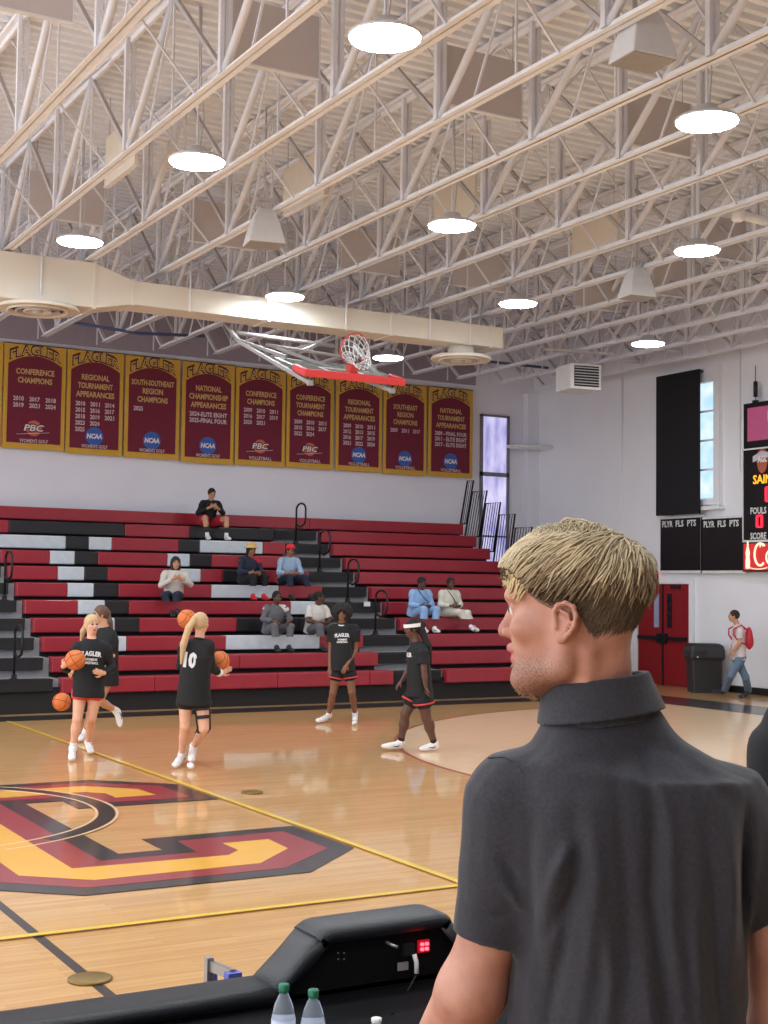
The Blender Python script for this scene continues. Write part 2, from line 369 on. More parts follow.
# ---- horn speakers
SPK = mat('speaker_shell', (206, 206, 208), rough=0.5, var=0.03); GRL = mat('speaker_grille', (150, 146, 146), rough=0.7)
def horn(px, py, z, w, rz, label):
    p = at_z(px, py, z)
    t = thing('loudspeaker', label, 'speaker', p, rz, 'white hanging speakers')
    h = w*1.02; a = w/2
    v = []; sec = [(0, 1.0), (0.30, 0.86), (0.6, 0.70), (0.82, 0.52), (0.95, 0.34), (1.0, 0.14)]
    for (q, s_) in sec: v += [(-a*s_, -a*s_*0.8, h*q), (a*s_, -a*s_*0.8, h*q), (a*s_, a*s_*0.8, h*q), (-a*s_, a*s_*0.8, h*q)]
    f = [(3, 2, 1, 0)]
    for i in range(len(sec)-1):
        for j in range(4): f.append((4*i+j, 4*i+(j+1) % 4, 4*i+4+(j+1) % 4, 4*i+4+j))
    k = 4*(len(sec)-1); f.append((k, k+1, k+2, k+3))
    MB().add(v, f).build('shell', SPK, t, bevel=0.012)
    MB().box((-a*0.94, -a*0.75, -0.008), (a*0.94, a*0.75, 0.0)).build('grille', GRL, t)
    MB().box((-0.03-a*0.3, -0.015, h*0.9), (-a*0.3, 0.015, h+0.1)).box((a*0.3, -0.015, h*0.9), (0.03+a*0.3, 0.015, h+0.1)).box((-a*0.45, -0.03, h+0.08), (a*0.45, 0.03, h+0.12)).build('bracket', DARKST, t)
    MB().tube([(0, 0, h+0.1), (0, 0, 8.12-z)], 0.012, 6).build('hanger', DARKST, t)
horn(643, 62, 6.55, 0.47, math.radians(-4), 'large white trapezoid speaker at the top right')
horn(264, 245, 6.35, 0.47, math.radians(-10), 'small white trapezoid speaker above the duct')
horn(637, 298, 6.35, 0.46, math.radians(-6), 'small white trapezoid speaker above the black curtain')

# ---- long air duct with ring diffusers
DUCT = mat('duct_paint', (222, 214, 200), rough=0.5, var=0.03, scale=2)
YD0 = 19.4; YD1 = 19.95
zt1, zb1 = at_y(0, 250, YD0)[2], at_y(0, 297, YD0)[2]
zt2, zb2 = at_y(140, 281, YD0)[2], at_y(140, 305, YD0)[2]
x1a, x1b, x1c = at_y(95, 270, YD0)[0], at_y(133, 290, YD0)[0], at_y(503, 340, YD0)[0]
zt2 = (zt2+at_y(503, 328, YD0)[2])/2; zb2 = (zb2+at_y(500, 348, YD0)[2])/2
dt = thing('air_duct', 'long cream rectangular air duct hanging under the roof trusses', 'duct', (x1a, YD0, zb2))
def seg(x0, x1, t0, t1, b0, b1):
    y0, y1 = 0, YD1-YD0
    v = [(x0, y0, b0), (x1, y0, b1), (x1, y1, b1), (x0, y1, b0), (x0, y0, t0), (x1, y0, t1), (x1, y1, t1), (x0, y1, t0)]
    v = [(a-x1a, b, c-zb2) for a, b, c in v]
    return MB().add(v, [(0, 3, 2, 1), (4, 5, 6, 7), (0, 1, 5, 4), (1, 2, 6, 5), (2, 3, 7, 6), (3, 0, 4, 7)])
seg(-3, x1a, zt1, zt1, zb1, zb1).build('duct_section', DUCT, dt, bevel=0.01)
seg(x1a, x1b, zt1, zt2, zb1, zb2).build('duct_section', DUCT, dt, bevel=0.01)
L_ = (x1c-x1b)/3
for i in range(3): seg(x1b+i*L_, x1b+(i+1)*L_, zt2, zt2, zb2, zb2).build('duct_section', DUCT, dt, bevel=0.01)
for x, a, b in ((x1a, zt1, zb1), (x1b, zt2, zb2), (x1b+L_, zt2, zb2), (x1b+2*L_, zt2, zb2), (x1c-0.25, zt2, zb2)):
    MB().box((x-x1a-0.025, -0.015, b-zb2-0.015), (x-x1a+0.025, YD1-YD0+0.015, a-zb2+0.015)).build('flange', DUCT, dt)
for x in (x1a-0.8, x1b+0.9, x1b+2.2, x1b+3.6, x1b+5.2, x1c-0.7):
    MB().tube([(x-x1a, -0.03, -0.02), (x-x1a, -0.03, ZC+0.03-zb2)], 0.014, 6).build('hanger_rod', CREAM, dt)
def diffuser(px, py, r, label):
    p = at_y(px, py, (YD0+YD1)/2+0.05)
    zb = zb1 if p[0] < x1a else zb2
    t = thing('air_diffuser', label, 'air diffuser', p, 0, 'round air diffusers')
    h = max(0.1, zb-p[2])
    MB().lathe([(r*0.42, h), (r*0.42, 0.10), (r*0.55, 0.05), (r*0.95, 0.02), (r, -0.02), (r*0.97, -0.045), (r*0.8, -0.02)], n=48).build('dish', DUCT, t)
    for q in range(3):
        rr = r*(0.72-0.2*q)
        MB().lathe([(rr, -0.02), (rr+0.02, -0.06), (rr-0.02, -0.062), (rr-0.05, -0.02)], n=40).build('ring_blade', DUCT if q != 1 else DARKST, t)
    MB().lathe([(r*0.12, -0.02), (r*0.13, -0.07), (r*0.02, -0.08)], n=24).build('hub', DARKST, t)
diffuser(38, 308, 0.60, 'large round ceiling diffuser under the left end of the duct')
diffuser(461, 358, 0.53, 'round ceiling diffuser under the right end of the duct')
# conduit runs behind the banners' top
BLUEC = mat('blue_pipe', (70, 84, 128), rough=0.5)
c0, c1 = at_y(70, 322, 24.5), at_y(205, 336, 24.5)
tag(MB().tube([c0, (c0+c1)/2+np.array([0, 0, -0.08]), c1], 0.03, 8).build('pipe', BLUEC), 'dark blue pipe sagging above the left banners', 'pipe')
c0, c1 = at_y(455, 358, 24.5), at_y(548, 368, 24.5)
tag(MB().tube([c0, c1], 0.03, 8).build('pipe', BLUEC), 'dark blue pipe above the rightmost banner', 'pipe')
c0, c1 = at_z(738, 214, 6.95), at_z(800, 231, 6.95)
pc = thing('ceiling_pipe', 'cream pipe with elbow at the right edge of the roof', 'pipe', c0)
MB().tube([(0, 0, 0), tuple(c1-c0)], 0.06, 10).build('pipe_run', CREAM, pc); MB().lathe([(0.05, -0.1), (0.085, -0.08), (0.085, 0.08), (0.05, 0.1)], n=16).build('elbow', CREAM, pc)

# ---- unit heater
p = at_y(577, 391, 21.5)
t = thing('unit_heater', 'white boxy unit heater with dark louvres hanging from the roof', 'heater', p, math.radians(-10))
MB().box((-0.30, -0.3, 0), (0.38, 0.35, 0.50)).build('casing', WHITEM, t, bevel=0.015)
lv = MB().box((-0.22, -0.31, 0.05), (0.32, -0.30, 0.46)); lv.build('louvre_recess', BLACKP, t)
for i in range(7):
    MB().bar((-0.21, -0.32, 0.09+i*0.055), (0.31, -0.32, 0.09+i*0.055), 0.03, 0.010).build('louvre', GREYST, t)
for sx in (-0.2, 0.3): MB().tube([(sx, 0, 0.5), (sx, 0, ZC-p[2]+0.05)], 0.01, 6).build('hanger', DARKST, t)

MB().box((-0.75, -0.03, ZC-p[2]-0.05), (0.85, 0.03, ZC-p[2]+0.002)).build('hanger_bar', DARKST, t)
# ---- stub beams on the right wall
for i, (px, py) in enumerate(((513, 395), (566, 377.5), (600, 371), (640, 364), (680, 355))):
    p = at_x(px+44/3.4 if 0 else px, py, XR)
    o = MB().box((-0.75, -0.05, 0.02), (0, 0.05, 0.07)).box((-0.02, -0.1, -0.1), (0.0, 0.1, 0.12)).build('beam_bracket', CREAM, loc=(XR-0.001, p[1], p[2]))
    tag(o, 'white steel bracket on the right wall, '+('furthest back', 'second from the back', 'behind the unit heater side', 'left of the black curtain top', 'above the black curtain')[i], 'bracket', 'wall brackets')

# ---- white ledge fin by the rear window
p0, p1 = at_y(508, 446, 27.1), at_y(555, 446, 27.1)
o = MB().lathe([(0.03, -0.05), (1.0, -0.02), (1.0, 0.03), (0.03, 0.06)], n=32, rx=(p1[0]-p0[0])/2, ry=0.35).build('wall_canopy', WHITEM, loc=((p0[0]+p1[0])/2, 27.1, p0[2]))
tag(o, 'flat white wall shelf right of the rear window', 'shelf')
# conduits
p = at_x(623, 420, XR); tag(MB().tube([(0, 0, 1.8), (0, 0, 6.9)], 0.02, 6).build('conduit', WHITE_WALL, loc=(XR-0.02, p[1], 0)), 'thin white conduit running up the right wall left of the curtain', 'conduit')
p = at_x(741, 420, XR); tag(MB().tube([(0, 0, 4.5), (0, 0.02, 4.6), (0, 0, 7.6)], 0.018, 6).build('conduit', WHITE_WALL, loc=(XR-0.02, p[1], 0)), 'thin white conduit left of the scoreboard', 'conduit')

# ---- windows
def glow(name, c1, c2, st, stretch):
    m = bpy.data.materials.new(name); m.use_nodes = True; nt = m.node_tree; N = nt.nodes; L = nt.links; b = N['Principled BSDF']
    tc = N.new('ShaderNodeTexCoord'); mp = N.new('ShaderNodeMapping'); mp.inputs['Scale'].default_value = stretch; L.new(tc.outputs['Object'], mp.inputs['Vector'])
    ns = N.new('ShaderNodeTexNoise'); ns.inputs['Scale'].default_value = 2.5; ns.inputs['Detail'].default_value = 3; L.new(mp.outputs[0], ns.inputs['Vector'])
    rp = N.new('ShaderNodeValToRGB'); rp.color_ramp.elements[0].color = lin(c1); rp.color_ramp.elements[1].color = lin(c2); rp.color_ramp.elements[0].position = 0.35; rp.color_ramp.elements[1].position = 0.68
    L.new(ns.outputs['Fac'], rp.inputs['Fac']); L.new(rp.outputs['Color'], b.inputs['Emission Color']); b.inputs['Emission Strength'].default_value = st
    b.inputs['Base Color'].default_value = lin((90, 90, 100)); b.inputs['Roughness'].default_value = 0.2
    return m
G_PUR = glow('frosted_daylight', (146, 142, 204), (222, 216, 250), WINDOW_STRENGTH, (1.5, 1, 0.5)); G_SKY = glow('sky_glass', (172, 216, 236), (226, 240, 250), WINDOW_STRENGTH*1.1, (1, 1, 1))
WFR = mat('window_frame', (120, 118, 128), rough=0.5)
a = at_y(481, 414, YW-0.05); b_ = at_y(509, 415, YW-0.05)
w1 = thing('window_1', None, None, (a[0], YW, 2.2)); w1['kind'] = 'structure'
ww = b_[0]-a[0]; hh = a[2]-2.2
def pane_row(z0, z1): MB().box((0.04, -0.05, z0), (ww-0.04, -0.03, z1)).build('pane', G_PUR, w1)
zm = at_y(481, 474, YW)[2]-2.2; zn = at_y(481, 536, YW)[2]-2.2
pane_row(0.03, zn-0.03); pane_row(zn+0.02, zm-0.05); pane_row(zm+0.05, hh-0.04)
MB().box((0, -0.09, 0), (0.05, -0.0, hh)).box((ww-0.07, -0.09, 0), (ww, 0, hh)).box((0, -0.09, hh-0.05), (ww, 0, hh)).box((0, -0.09, zm-0.05), (ww, 0, zm+0.05)).box((0, -0.08, zn-0.02), (ww, 0, zn+0.02)).build('window_frame', WFR, w1)
a = at_x(700, 384, XR); b_ = at_x(718.5, 384, XR); zb = at_x(708, 499, XR)[2]
w2 = thing('window_2', None, None, (XR, b_[1], zb)); w2['kind'] = 'structure'
hh = a[2]-zb; ww = 1.02
rows = 4
for i in range(rows):
    MB().box((-0.04, 0.05, hh*i/rows+0.02), (-0.02, ww, hh*(i+1)/rows-0.02)).build('pane', G_SKY, w2)
fr = MB().box((-0.10, -0.12, -0.14), (0, 0.05, hh+0.32)).box((-0.10, ww, -0.14), (0, ww+0.12, hh+0.32)).box((-0.095, 0.05, -0.135), (0, ww, -0.02)).box((-0.095, 0.05, hh), (0, ww, hh+0.31))
for i in range(1, rows): fr.box((-0.06, 0.0, hh*i/rows-0.02), (0, ww, hh*i/rows+0.02))
fr.build('window_frame', WHITE_WALL, w2)
MB().box((-0.18, -0.2, -0.24), (0, ww+0.2, -0.16)).build('window_sill', WHITE_WALL, w2)
# ---- black curtain panel
CURT = mat('black_curtain', (20, 19, 24), rough=0.9, var=0.1)
y0 = at_x(699.5, 372, XR-0.25)[1]; y1 = at_x(657, 376, XR-0.25)[1]; z0 = at_x(657, 516, XR-0.25)[2]; z1 = at_x(657, 377, XR-0.25)[2]
t = thing('wall_curtain', 'tall flat black curtain panel beside the bright right window', 'curtain', (XR-0.25, y0, z0))
MB().box((-0.03, 0, 0), (0.03, y1-y0, z1-z0)).build('cloth', CURT, t, bevel=0.01)
MB().box((0.0, 0.05, z1-z0-0.05), (0.25, 0.1, z1-z0-0.01)).box((0.0, y1-y0-0.1, z1-z0-0.05), (0.25, y1-y0-0.05, z1-z0-0.01)).build('wall_arm', DARKM, t)

# ---- double door
DRED = mat('door_red', (136, 22, 30), rough=0.45, var=0.05)
yd0 = at_x(691.5, 640, XR)[1]; yd1 = at_x(640, 640, XR)[1]; zd = 2.2
t = thing('door_1', None, None, (XR, yd0, 0)); t['kind'] = 'structure'; Wd = yd1-yd0
MB().box((-0.08, -0.12, 0), (0, 0, zd+0.12)).box((-0.08, Wd, 0), (0, Wd+0.12, zd+0.12)).box((-0.08, 0, zd), (0, Wd, zd+0.12)).build('door_frame', WHITE_WALL, t)
for s in (0, 1):
    ya, yb = s*Wd/2+0.01, (s+1)*Wd/2-0.01
    lf = MB().box((-0.06, ya, 0.01), (-0.01, yb, zd-0.01)).build('door_leaf', DRED, t)
    yc = (yb-0.28) if s == 0 else (ya+0.12)
    MB().box((-0.065, yc, 1.25), (-0.055, yc+0.16, 1.98)).build('glass_strip', mat('door_glass_%d' % s, (150, 160, 190) if s else (40, 34, 40), rough=0.1), lf)
    MB().box((-0.12, ya+0.04, 0.98), (-0.08, yb-0.04, 1.06)).box((-0.13, yb-0.14 if s == 0 else ya, 0.92), (-0.06, yb if s == 0 else ya+0.14, 1.12)).build('push_bar', BLACKP, lf)
    MB().box((-0.12, (ya+yb)/2-0.15, zd-0.1), (-0.06, (ya+yb)/2+0.12, zd-0.03)).build('door_closer', BLACKP, lf)
MB().box((-0.075, Wd/2-0.025, 0.01), (-0.05, Wd/2+0.025, zd-0.01)).build('centre_post', BLACKP, t)
# pale door beside it, mostly behind the man's head
ye = at_x(634, 640, XR)[1]
t = thing('door_2', None, None, (XR, ye+0.25, 0)); t['kind'] = 'structure'
MB().box((-0.08, -0.1, 0), (0, 0, 2.2)).box((-0.08, 0.95, 0), (0, 1.05, 2.2)).box((-0.08, 0, 2.1), (0, 0.95, 2.2)).build('door_frame', WHITE_WALL, t)
MB().box((-0.05, 0.01, 0.01), (-0.01, 0.94, 2.09)).build('door_leaf', mat('pale_door', (196, 208, 224), rough=0.5), t)
MB().tube([(-0.05, 0.08, 1.0), (-0.1, 0.08, 1.0), (-0.1, 0.2, 1.0)], 0.012, 8).build('door_handle', BLACKP, t)
# exit sign
p = at_x(654.5, 577, XR)
t = thing('exit_sign', 'small red glowing EXIT sign above the double doors', 'exit sign', (XR-0.06, p[1], p[2]))
MB().box((-0.03, -0.17, -0.11), (0.05, 0.17, 0.11)).build('case', mat('exit_case', (236, 150, 150), rough=0.5, emit=(255, 120, 120), estr=0.15), t, bevel=0.01)
mb = MB(); put_text(mb, 'EXIT', lambda u, v, w: (-0.03-w, -u, v), 0, -0.06, 0.12, w=0.26, off=0.006); mb.build('lettering', mat('exit_red', (220, 30, 40), emit=(255, 40, 50), estr=0.5), t)
# ================================================================ BANNERS
B_MAR = mat('banner_maroon', (112, 30, 52), rough=0.85, var=0.04); B_GOLD = mat('banner_gold', (206, 160, 58), rough=0.8, var=0.04)
B_TAN = mat('banner_tan_letters', (200, 166, 108), rough=0.8); B_WHT = mat('banner_white_letters', (206, 186, 192), rough=0.8); B_BLUE = mat('banner_blue', (58, 96, 176), rough=0.8)
B_DK = mat('banner_dark_letters', (74, 26, 40), rough=0.8); B_ORG = mat('banner_orange', (196, 104, 84), rough=0.8); B_PW = mat('banner_logo_white', (226, 216, 216), rough=0.8)
def F_wall(u, v, w): return (u, -w, v)
def banner(x0, x1, ytop, ybot, lines, years, logo, foot, label, cut=False):
    cxp = (x0+x1)/2
    a = at_y(x0, ytop, YW-0.12); b = at_y(x1, ytop+(x1-x0)*0.095, YW-0.12); bt = at_y(x0, ybot, YW-0.12)
    wd = b[0]-a[0]; zt = (a[2]+b[2])/2; ht = zt-bt[2]
    t = thing('championship_banner', label, 'banner', ((a[0]+b[0])/2, YW-0.12, zt), 0, 'championship banners')
    h = wd/2
    MB().box((-h, 0, -ht), (h, 0.015, 0)).build('cloth', B_GOLD, t)
    MB().tube([(-h-0.01, 0.01, 0.005), (h+0.01, 0.01, 0.005)], 0.014, 6).build('hanging_rod', DARKM, t)
    m = h*0.87; poly = [(-m, -ht*0.945), (m, -ht*0.945), (m, -ht*0.19)]
    for k in range(13):
        uu = m*(1-2*k/12); poly.append((uu, -ht*0.19+0.085*ht*(1-(uu/m)**2)))
    poly.append((-m, -ht*0.19))
    mb = MB().prism(poly, lambda p, q, w: (p, -w, q), t=0.004); mb.build('centre_field', B_MAR, t)
    mb = MB(); put_text(mb, 'FLAGLER', F_wall, 0, -ht*0.155, ht*0.095, w=wd*0.84, arch=0.06*ht, bold=0.055, off=0.006); mb.build('lettering', B_DK, t)
    mb = MB(); put_text(mb, 'FLAGLER', F_wall, 0, -ht*0.148, ht*0.078, w=wd*0.80, arch=0.06*ht, bold=0.0, off=0.010); mb.build('lettering', B_TAN, t)
    mb = MB(); lh = ht*0.052
    for i, s in enumerate(lines):
        put_text(mb, s, F_wall, 0, -ht*(0.285+0.083*i)+ (0.01 if len(lines) > 2 else 0), lh, w=min(wd*0.78, wd*0.062*len(s)), off=0.008, bold=0.03)
    mb.build('lettering', B_TAN, t)
    y0 = 0.285+0.083*len(lines)+(0.09 if len(lines) == 2 and len(years) <= 2 else 0.0)
    mb = MB()
    for i, s in enumerate(years):
        cols = s.split()
        if len(cols) > 1 and '-' not in s:
            for j, c in enumerate(cols):
                u = (j-(1 if len(cols) > 2 or True else .5))*wd*0.26
                put_text(mb, c, F_wall, u, -ht*(y0+0.062*i), lh*0.78, w=wd*0.17, off=0.008, bold=0.03)
        elif '-' in s: put_text(mb, s, F_wall, 0, -ht*(y0+0.062*i), lh*0.82, w=wd*0.72, off=0.008, bold=0.03)
        else: put_text(mb, s, F_wall, -wd*0.26, -ht*(y0+0.062*i), lh*0.78, w=wd*0.17, off=0.008, bold=0.03)
    mb.build('lettering', B_WHT, t)
    zc = -ht*0.825 if logo == 'disc' else -ht*0.80; R = wd*0.158
    if logo == 'disc':
        g = MB().prism([(R*math.cos(q), zc+R*math.sin(q)) for q in np.linspace(0, 2*math.pi, 40)[:-1]], lambda p, q, w: (p, -0.006-w, q), t=0.005).build('emblem', B_BLUE, t)
        g['label'] = 'blue disc emblem'
        mb = MB(); put_text(mb, 'NCAA', F_wall, 0, zc-R*0.22, R*0.5, w=R*1.75, off=0.016, bold=0.05, shear=0.15); mb.build('emblem_lettering', B_PW, g)
    else:
        R *= 0.8
        g = MB().prism([(R*math.cos(q), zc+R*math.sin(q)) for q in np.linspace(0, 2*math.pi, 32)[:-1]], lambda p, q, w: (p, -0.006-w, q), t=0.004).build('emblem', B_ORG, t)
        g['label'] = 'ball emblem crossed by letters'
        mb = MB(); put_text(mb, 'PBC', F_wall, 0, zc-R*0.42, R*0.95, w=R*2.9, off=0.013, bold=0.08, shear=0.2); mb.build('emblem_lettering', B_DK, g)
        mb = MB(); put_text(mb, 'PBC', F_wall, 0, zc-R*0.35, R*0.8, w=R*2.6, off=0.016, bold=0.02, shear=0.2)
        mb.bar((-R*2.2, -0.014, zc-R*0.85), (R*2.0, -0.014, zc-R*0.45), 0.02, 0.006, mi=0); mb.build('emblem_lettering', B_PW, g)
    mb = MB(); put_text(mb, foot, F_wall, 0, -ht*0.938, lh*0.62, w=wd*0.46, off=0.021, bold=0.02); mb.build('lettering', B_WHT, t)
WG, VB = "WOMEN'S GOLF", 'VOLLEYBALL'
banner(-60, 2.5, 335, 446.5, ['CONFERENCE', 'CHAMPIONS'], ['2015'], 'disc', WG, 'maroon and gold banner cut by the left edge of the photo') if False else None
banner(4.8, 66.5, 342.5, 447.5, ['CONFERENCE', 'CHAMPIONS'], ['2010 2017 2018', '2019 2021 2024'], 'pbc', WG, "maroon banner for women's golf conference champions, leftmost full one")
banner(68, 124, 349, 453, ['REGIONAL', 'TOURNAMENT', 'APPEARANCES'], ['2010 2011 2014', '2015 2016 2017', '2018 2019 2021', '2023 - 2024'.replace(' - ', ' '), '2025'], 'disc', WG, "maroon women's golf banner for regional tournament appearances")
banner(126, 180.5, 355, 457, ['SOUTH-SOUTHEAST', 'REGION', 'CHAMPIONS'], ['2025'], 'disc', WG, "maroon women's golf banner for south-southeast region champions 2025")
banner(183, 235, 361, 462, ['NATIONAL', 'CHAMPIONSHIP', 'APPEARANCES'], ['2024-ELITE EIGHT', '2025-FINAL FOUR'], 'disc', WG, "maroon women's golf banner for national championship appearances")
banner(236.5, 286, 367, 464.5, ['CONFERENCE', 'CHAMPIONS'], ['2009 2010 2011', '2016 2017 2019', '2020 2021'], 'pbc', VB, 'maroon volleyball banner for conference champions with eight years')
banner(287.5, 334, 372, 467, ['CONFERENCE', 'TOURNAMENT', 'CHAMPIONS'], ['2009 2010 2011', '2015 2016 2017', '2022 2024'], 'pbc', VB, 'maroon volleyball banner for conference tournament champions, left half under the rim')
banner(336.5, 382.5, 377, 470, ['REGIONAL', 'TOURNAMENT', 'APPEARANCES'], ['2009 2010 2011', '2012 2013 2015', '2016 2017 2019', '2021 2022 2024'], 'disc', VB, 'maroon volleyball banner for regional tournament appearances')
banner(384, 427, 382.5, 473.5, ['SOUTHEAST', 'REGION', 'CHAMPIONS'], ['2009 2011 2017'], 'disc', VB, 'maroon volleyball banner for southeast region champions')
banner(429, 473, 386.5, 476, ['NATIONAL', 'TOURNAMENT', 'APPEARANCES'], ['2009 - FINAL FOUR', '2011 - ELITE EIGHT', '2017 - ELITE EIGHT'], 'disc', VB, 'rightmost maroon volleyball banner, national tournament appearances')
a = at_y(3.5, 342, YW-0.12)
t = thing('championship_banner', 'sliver of a gold-edged banner cut by the left edge', 'banner', (a[0], YW-0.12, a[2]), 0, 'championship banners')
MB().box((-1.27, 0, -2.12), (0, 0.015, 0)).build('cloth', B_GOLD, t); MB().box((-1.19, -0.004, -2.0), (-0.08, 0.0, -0.3)).build('centre_field', B_MAR, t)

# ================================================================ RIGHT WALL BOARDS
def F_side(u, v, w): return (-w, -u, v)
XB = XR-0.12
SBK = mat('board_black', (16, 15, 18), rough=0.35); SWH = mat('board_white', (222, 222, 222), rough=0.5)
for (x0, x1, lb) in ((661, 700.5, 'black player board with PLYR FLS PTS, left of the pair'), (702.3, 743.5, 'black player board with PLYR FLS PTS, right of the pair beside the scoreboard')):
    a = at_x(x0, 519.5, XB); b = at_x(x1, 570.3, XB); hh = a[2]-b[2]; ww = a[1]-b[1]
    t = thing('player_board', lb, 'scoreboard', (XB, a[1], b[2]), 0, 'player statistics boards')
    MB().box((0, -ww-0.05, -0.06), (0.08, 0.05, hh+0.05)).build('frame', SWH, t)
    MB().box((-0.015, -ww, 0), (0.01, 0, hh)).build('panel', SBK, t)
    mb = MB()
    for s, c, w_ in (('PLYR', 0.19, 0.27), ('FLS', 0.50, 0.2), ('PTS', 0.80, 0.22)): put_text(mb, s, F_side, ww*c, hh-0.17, 0.125, w=ww*w_, off=0.022, bold=0.03)
    mb.build('lettering', SWH, t)
LED_R = mat('led_red', (255, 40, 60), emit=(255, 40, 70), estr=0.9); LED_A = mat('led_amber', (255, 170, 40), emit=(255, 166, 30), estr=0.75)
a = at_x(747, 451, XB); b = at_x(747, 540, XB); hh = a[2]-b[2]
def vpx(py): return at_x(758, py, XB-0.1)[2]-b[2]
def upx(px): return a[1]-at_x(px, 500, XB-0.1)[1]
t = thing('scoreboard', 'black electronic scoreboard with amber and red digits, cut by the right edge', 'scoreboard', (XB, a[1], b[2]))
MB().box((-0.1, -3.0, 0), (0.08, 0, hh)).build('cabinet', SBK, t, bevel=0.01)
MB().box((-0.105, -3.0, -0.05), (0.08, 0.03, -0.01)).box((-0.105, 0.005, 0), (0.08, 0.03, hh+0.03)).box((-0.105, -3.0, hh), (0.08, 0.03, hh+0.03)).build('frame', SWH, t)
def F_sb(u, v, w): return (-0.1-w, -u, v)
mb = MB(); put_text(mb, 'FOULS', F_sb, upx(758.8), vpx(513.7), 0.125, w=0.43, off=0.012, bold=0.03); put_text(mb, 'SCORE', F_sb, upx(758.6), vpx(539), 0.125, w=0.43, off=0.012, bold=0.03)
mb.build('lettering', SWH, t)
mb = MB(); put_text(mb, 'SAIN', F_sb, upx(753.5), vpx(483.6), 0.17, w=0.50, off=0.012, align='l', bold=0.02); mb.build('lettering', LED_A, t)['label'] = 'amber lit letters'
def seven(mb, u, v, w, h, segs, th=0.035):
    S = {'a': ((0, h), (w, h)), 'g': ((0, h/2), (w, h/2)), 'd': ((0, 0), (w, 0)), 'f': ((0, h/2), (0, h)), 'b': ((w, h/2), (w, h)), 'e': ((0, 0), (0, h/2)), 'c': ((w, 0), (w, h/2))}
    for s in segs:
        (p0, q0), (p1, q1) = S[s]; mb.bar((-0.115, -(u+p0), v+q0), (-0.115, -(u+p1), v+q1), th, th)
mb = MB(); seven(mb, upx(757.6), vpx(527), 0.13, 0.22, 'abcdef'); mb.build('digit', LED_R, t); mb = MB(); seven(mb, upx(767), vpx(501.5), 0.14, 0.26, 'abcdef', 0.045); mb.build('digit', LED_R, t)['label'] = 'red lit digits'
g = MB().prism([(upx(762.5)+0.17*math.cos(q)*(1.0 if math.sin(q) > 0 else 0.8), vpx(461.5)+0.24*math.sin(q)) for q in np.linspace(0, 2*math.pi, 28)[:-1]], lambda p, q, w: (-0.104-w, -p, q), t=0.006)
g = g.build('emblem', mat('emblem_brick', (178, 92, 70), rough=0.6), t)
mb = MB().prism([(upx(753.5), vpx(462)), (upx(753.5), vpx(456)), (upx(762), vpx(451.5)), (upx(773), vpx(454)), (upx(773), vpx(459)), (upx(762), vpx(457.5)), (upx(756), vpx(461))], lambda p, q, w: (-0.112-w, -p, q), t=0.005); mb.build('emblem_ribbon', mat('emblem_grey', (196, 190, 196), rough=0.6), g)
mb = MB(); put_text(mb, 'AGL', F_sb, upx(763), vpx(462.3), 0.12, w=0.26, off=0.018, bold=0.05); mb.build('emblem_lettering', SWH, g)
# screen above
a2 = at_x(747, 404.5, XB); b2 = at_x(747, 449.3, XB); hh = a2[2]-b2[2]
t = thing('video_screen', 'magenta lit video screen above the scoreboard', 'screen', (XB, a2[1], b2[2]))
MB().box((-0.1, -3.0, 0), (0.08, 0, hh)).build('cabinet', SBK, t, bevel=0.01)
MB().box((-0.108, -2.9, 0.14), (-0.1, -0.12, hh-0.10)).build('display', glow('screen_pink', (186, 36, 100), (206, 60, 122), 0.32, (6, 30, 6)), t)
mb = MB(); put_text(mb, 'U', F_sb, 0.78, 0.42, 0.28, w=0.2, off=0.014, bold=0.04); mb.build('lettering', mat('screen_blue', (150, 190, 255), emit=(140, 190, 255), estr=0.6), t)
ap = at_x(757, 404, XB); q = -(a2[1]-ap[1])
MB().box((-0.08, q-0.05, hh), (0, q+0.05, hh+0.05)).tube([(-0.04, q, hh), (-0.04, q, hh+0.75)], 0.008, 6).lathe([(0.045, hh+0.12), (0.045, hh+0.42), (0.02, hh+0.44)], (-0.04, q, 0), 12).build('antenna', DARKM, t)
# drinks sign
a3 = at_x(746, 542.5, XB); b3 = at_x(746, 571.8, XB); hh = a3[2]-b3[2]
t = thing('drinks_sign', 'red lit Coca-Cola sign under the scoreboard', 'sign', (XB, a3[1], b3[2]))
MB().box((-0.1, -3.0, 0), (0.08, 0, hh)).build('cabinet', SBK, t, bevel=0.01)
MB().box((-0.108, -2.95, 0.03), (-0.1, -0.04, hh-0.03)).build('face', mat('sign_red', (206, 50, 50), rough=0.4, emit=(210, 52, 52), estr=0.22), t)
SIGNW = mat('sign_cream', (255, 240, 210), emit=(255, 236, 200), estr=0.4)
bu = 0.16
MB().prism([(bu-0.055, 0.06), (bu+0.055, 0.06), (bu+0.06, 0.2), (bu+0.045, 0.29), (bu+0.058, 0.38), (bu+0.022, 0.5), (bu+0.02, 0.6), (bu-0.02, 0.6), (bu-0.022, 0.5), (bu-0.058, 0.38), (bu-0.045, 0.29), (bu-0.06, 0.2)], lambda p, q, w: (-0.11-w, -p, q), t=0.004).build('bottle_picture', SIGNW, t)
def stroke(mb, pts, r): mb.tube([(-0.114, -u, v) for u, v in pts], r, 6)
mb = MB(); r_ = [0.012, 0.03, 0.034, 0.03, 0.022, 0.014]
def curl(cu, cv, ru, rv, a0, a1, n=14): return [(cu+ru*math.cos(math.radians(q)), cv+rv*math.sin(math.radians(q))) for q in np.linspace(a0, a1, n)]
stroke(mb, curl(0.50, 0.34, 0.15, 0.22, 50, 310), 0.024); stroke(mb, curl(0.56, 0.50, 0.06, 0.05, 0, 200), 0.014); stroke(mb, curl(0.45, 0.1, 0.25, 0.05, 200, 340), 0.010)
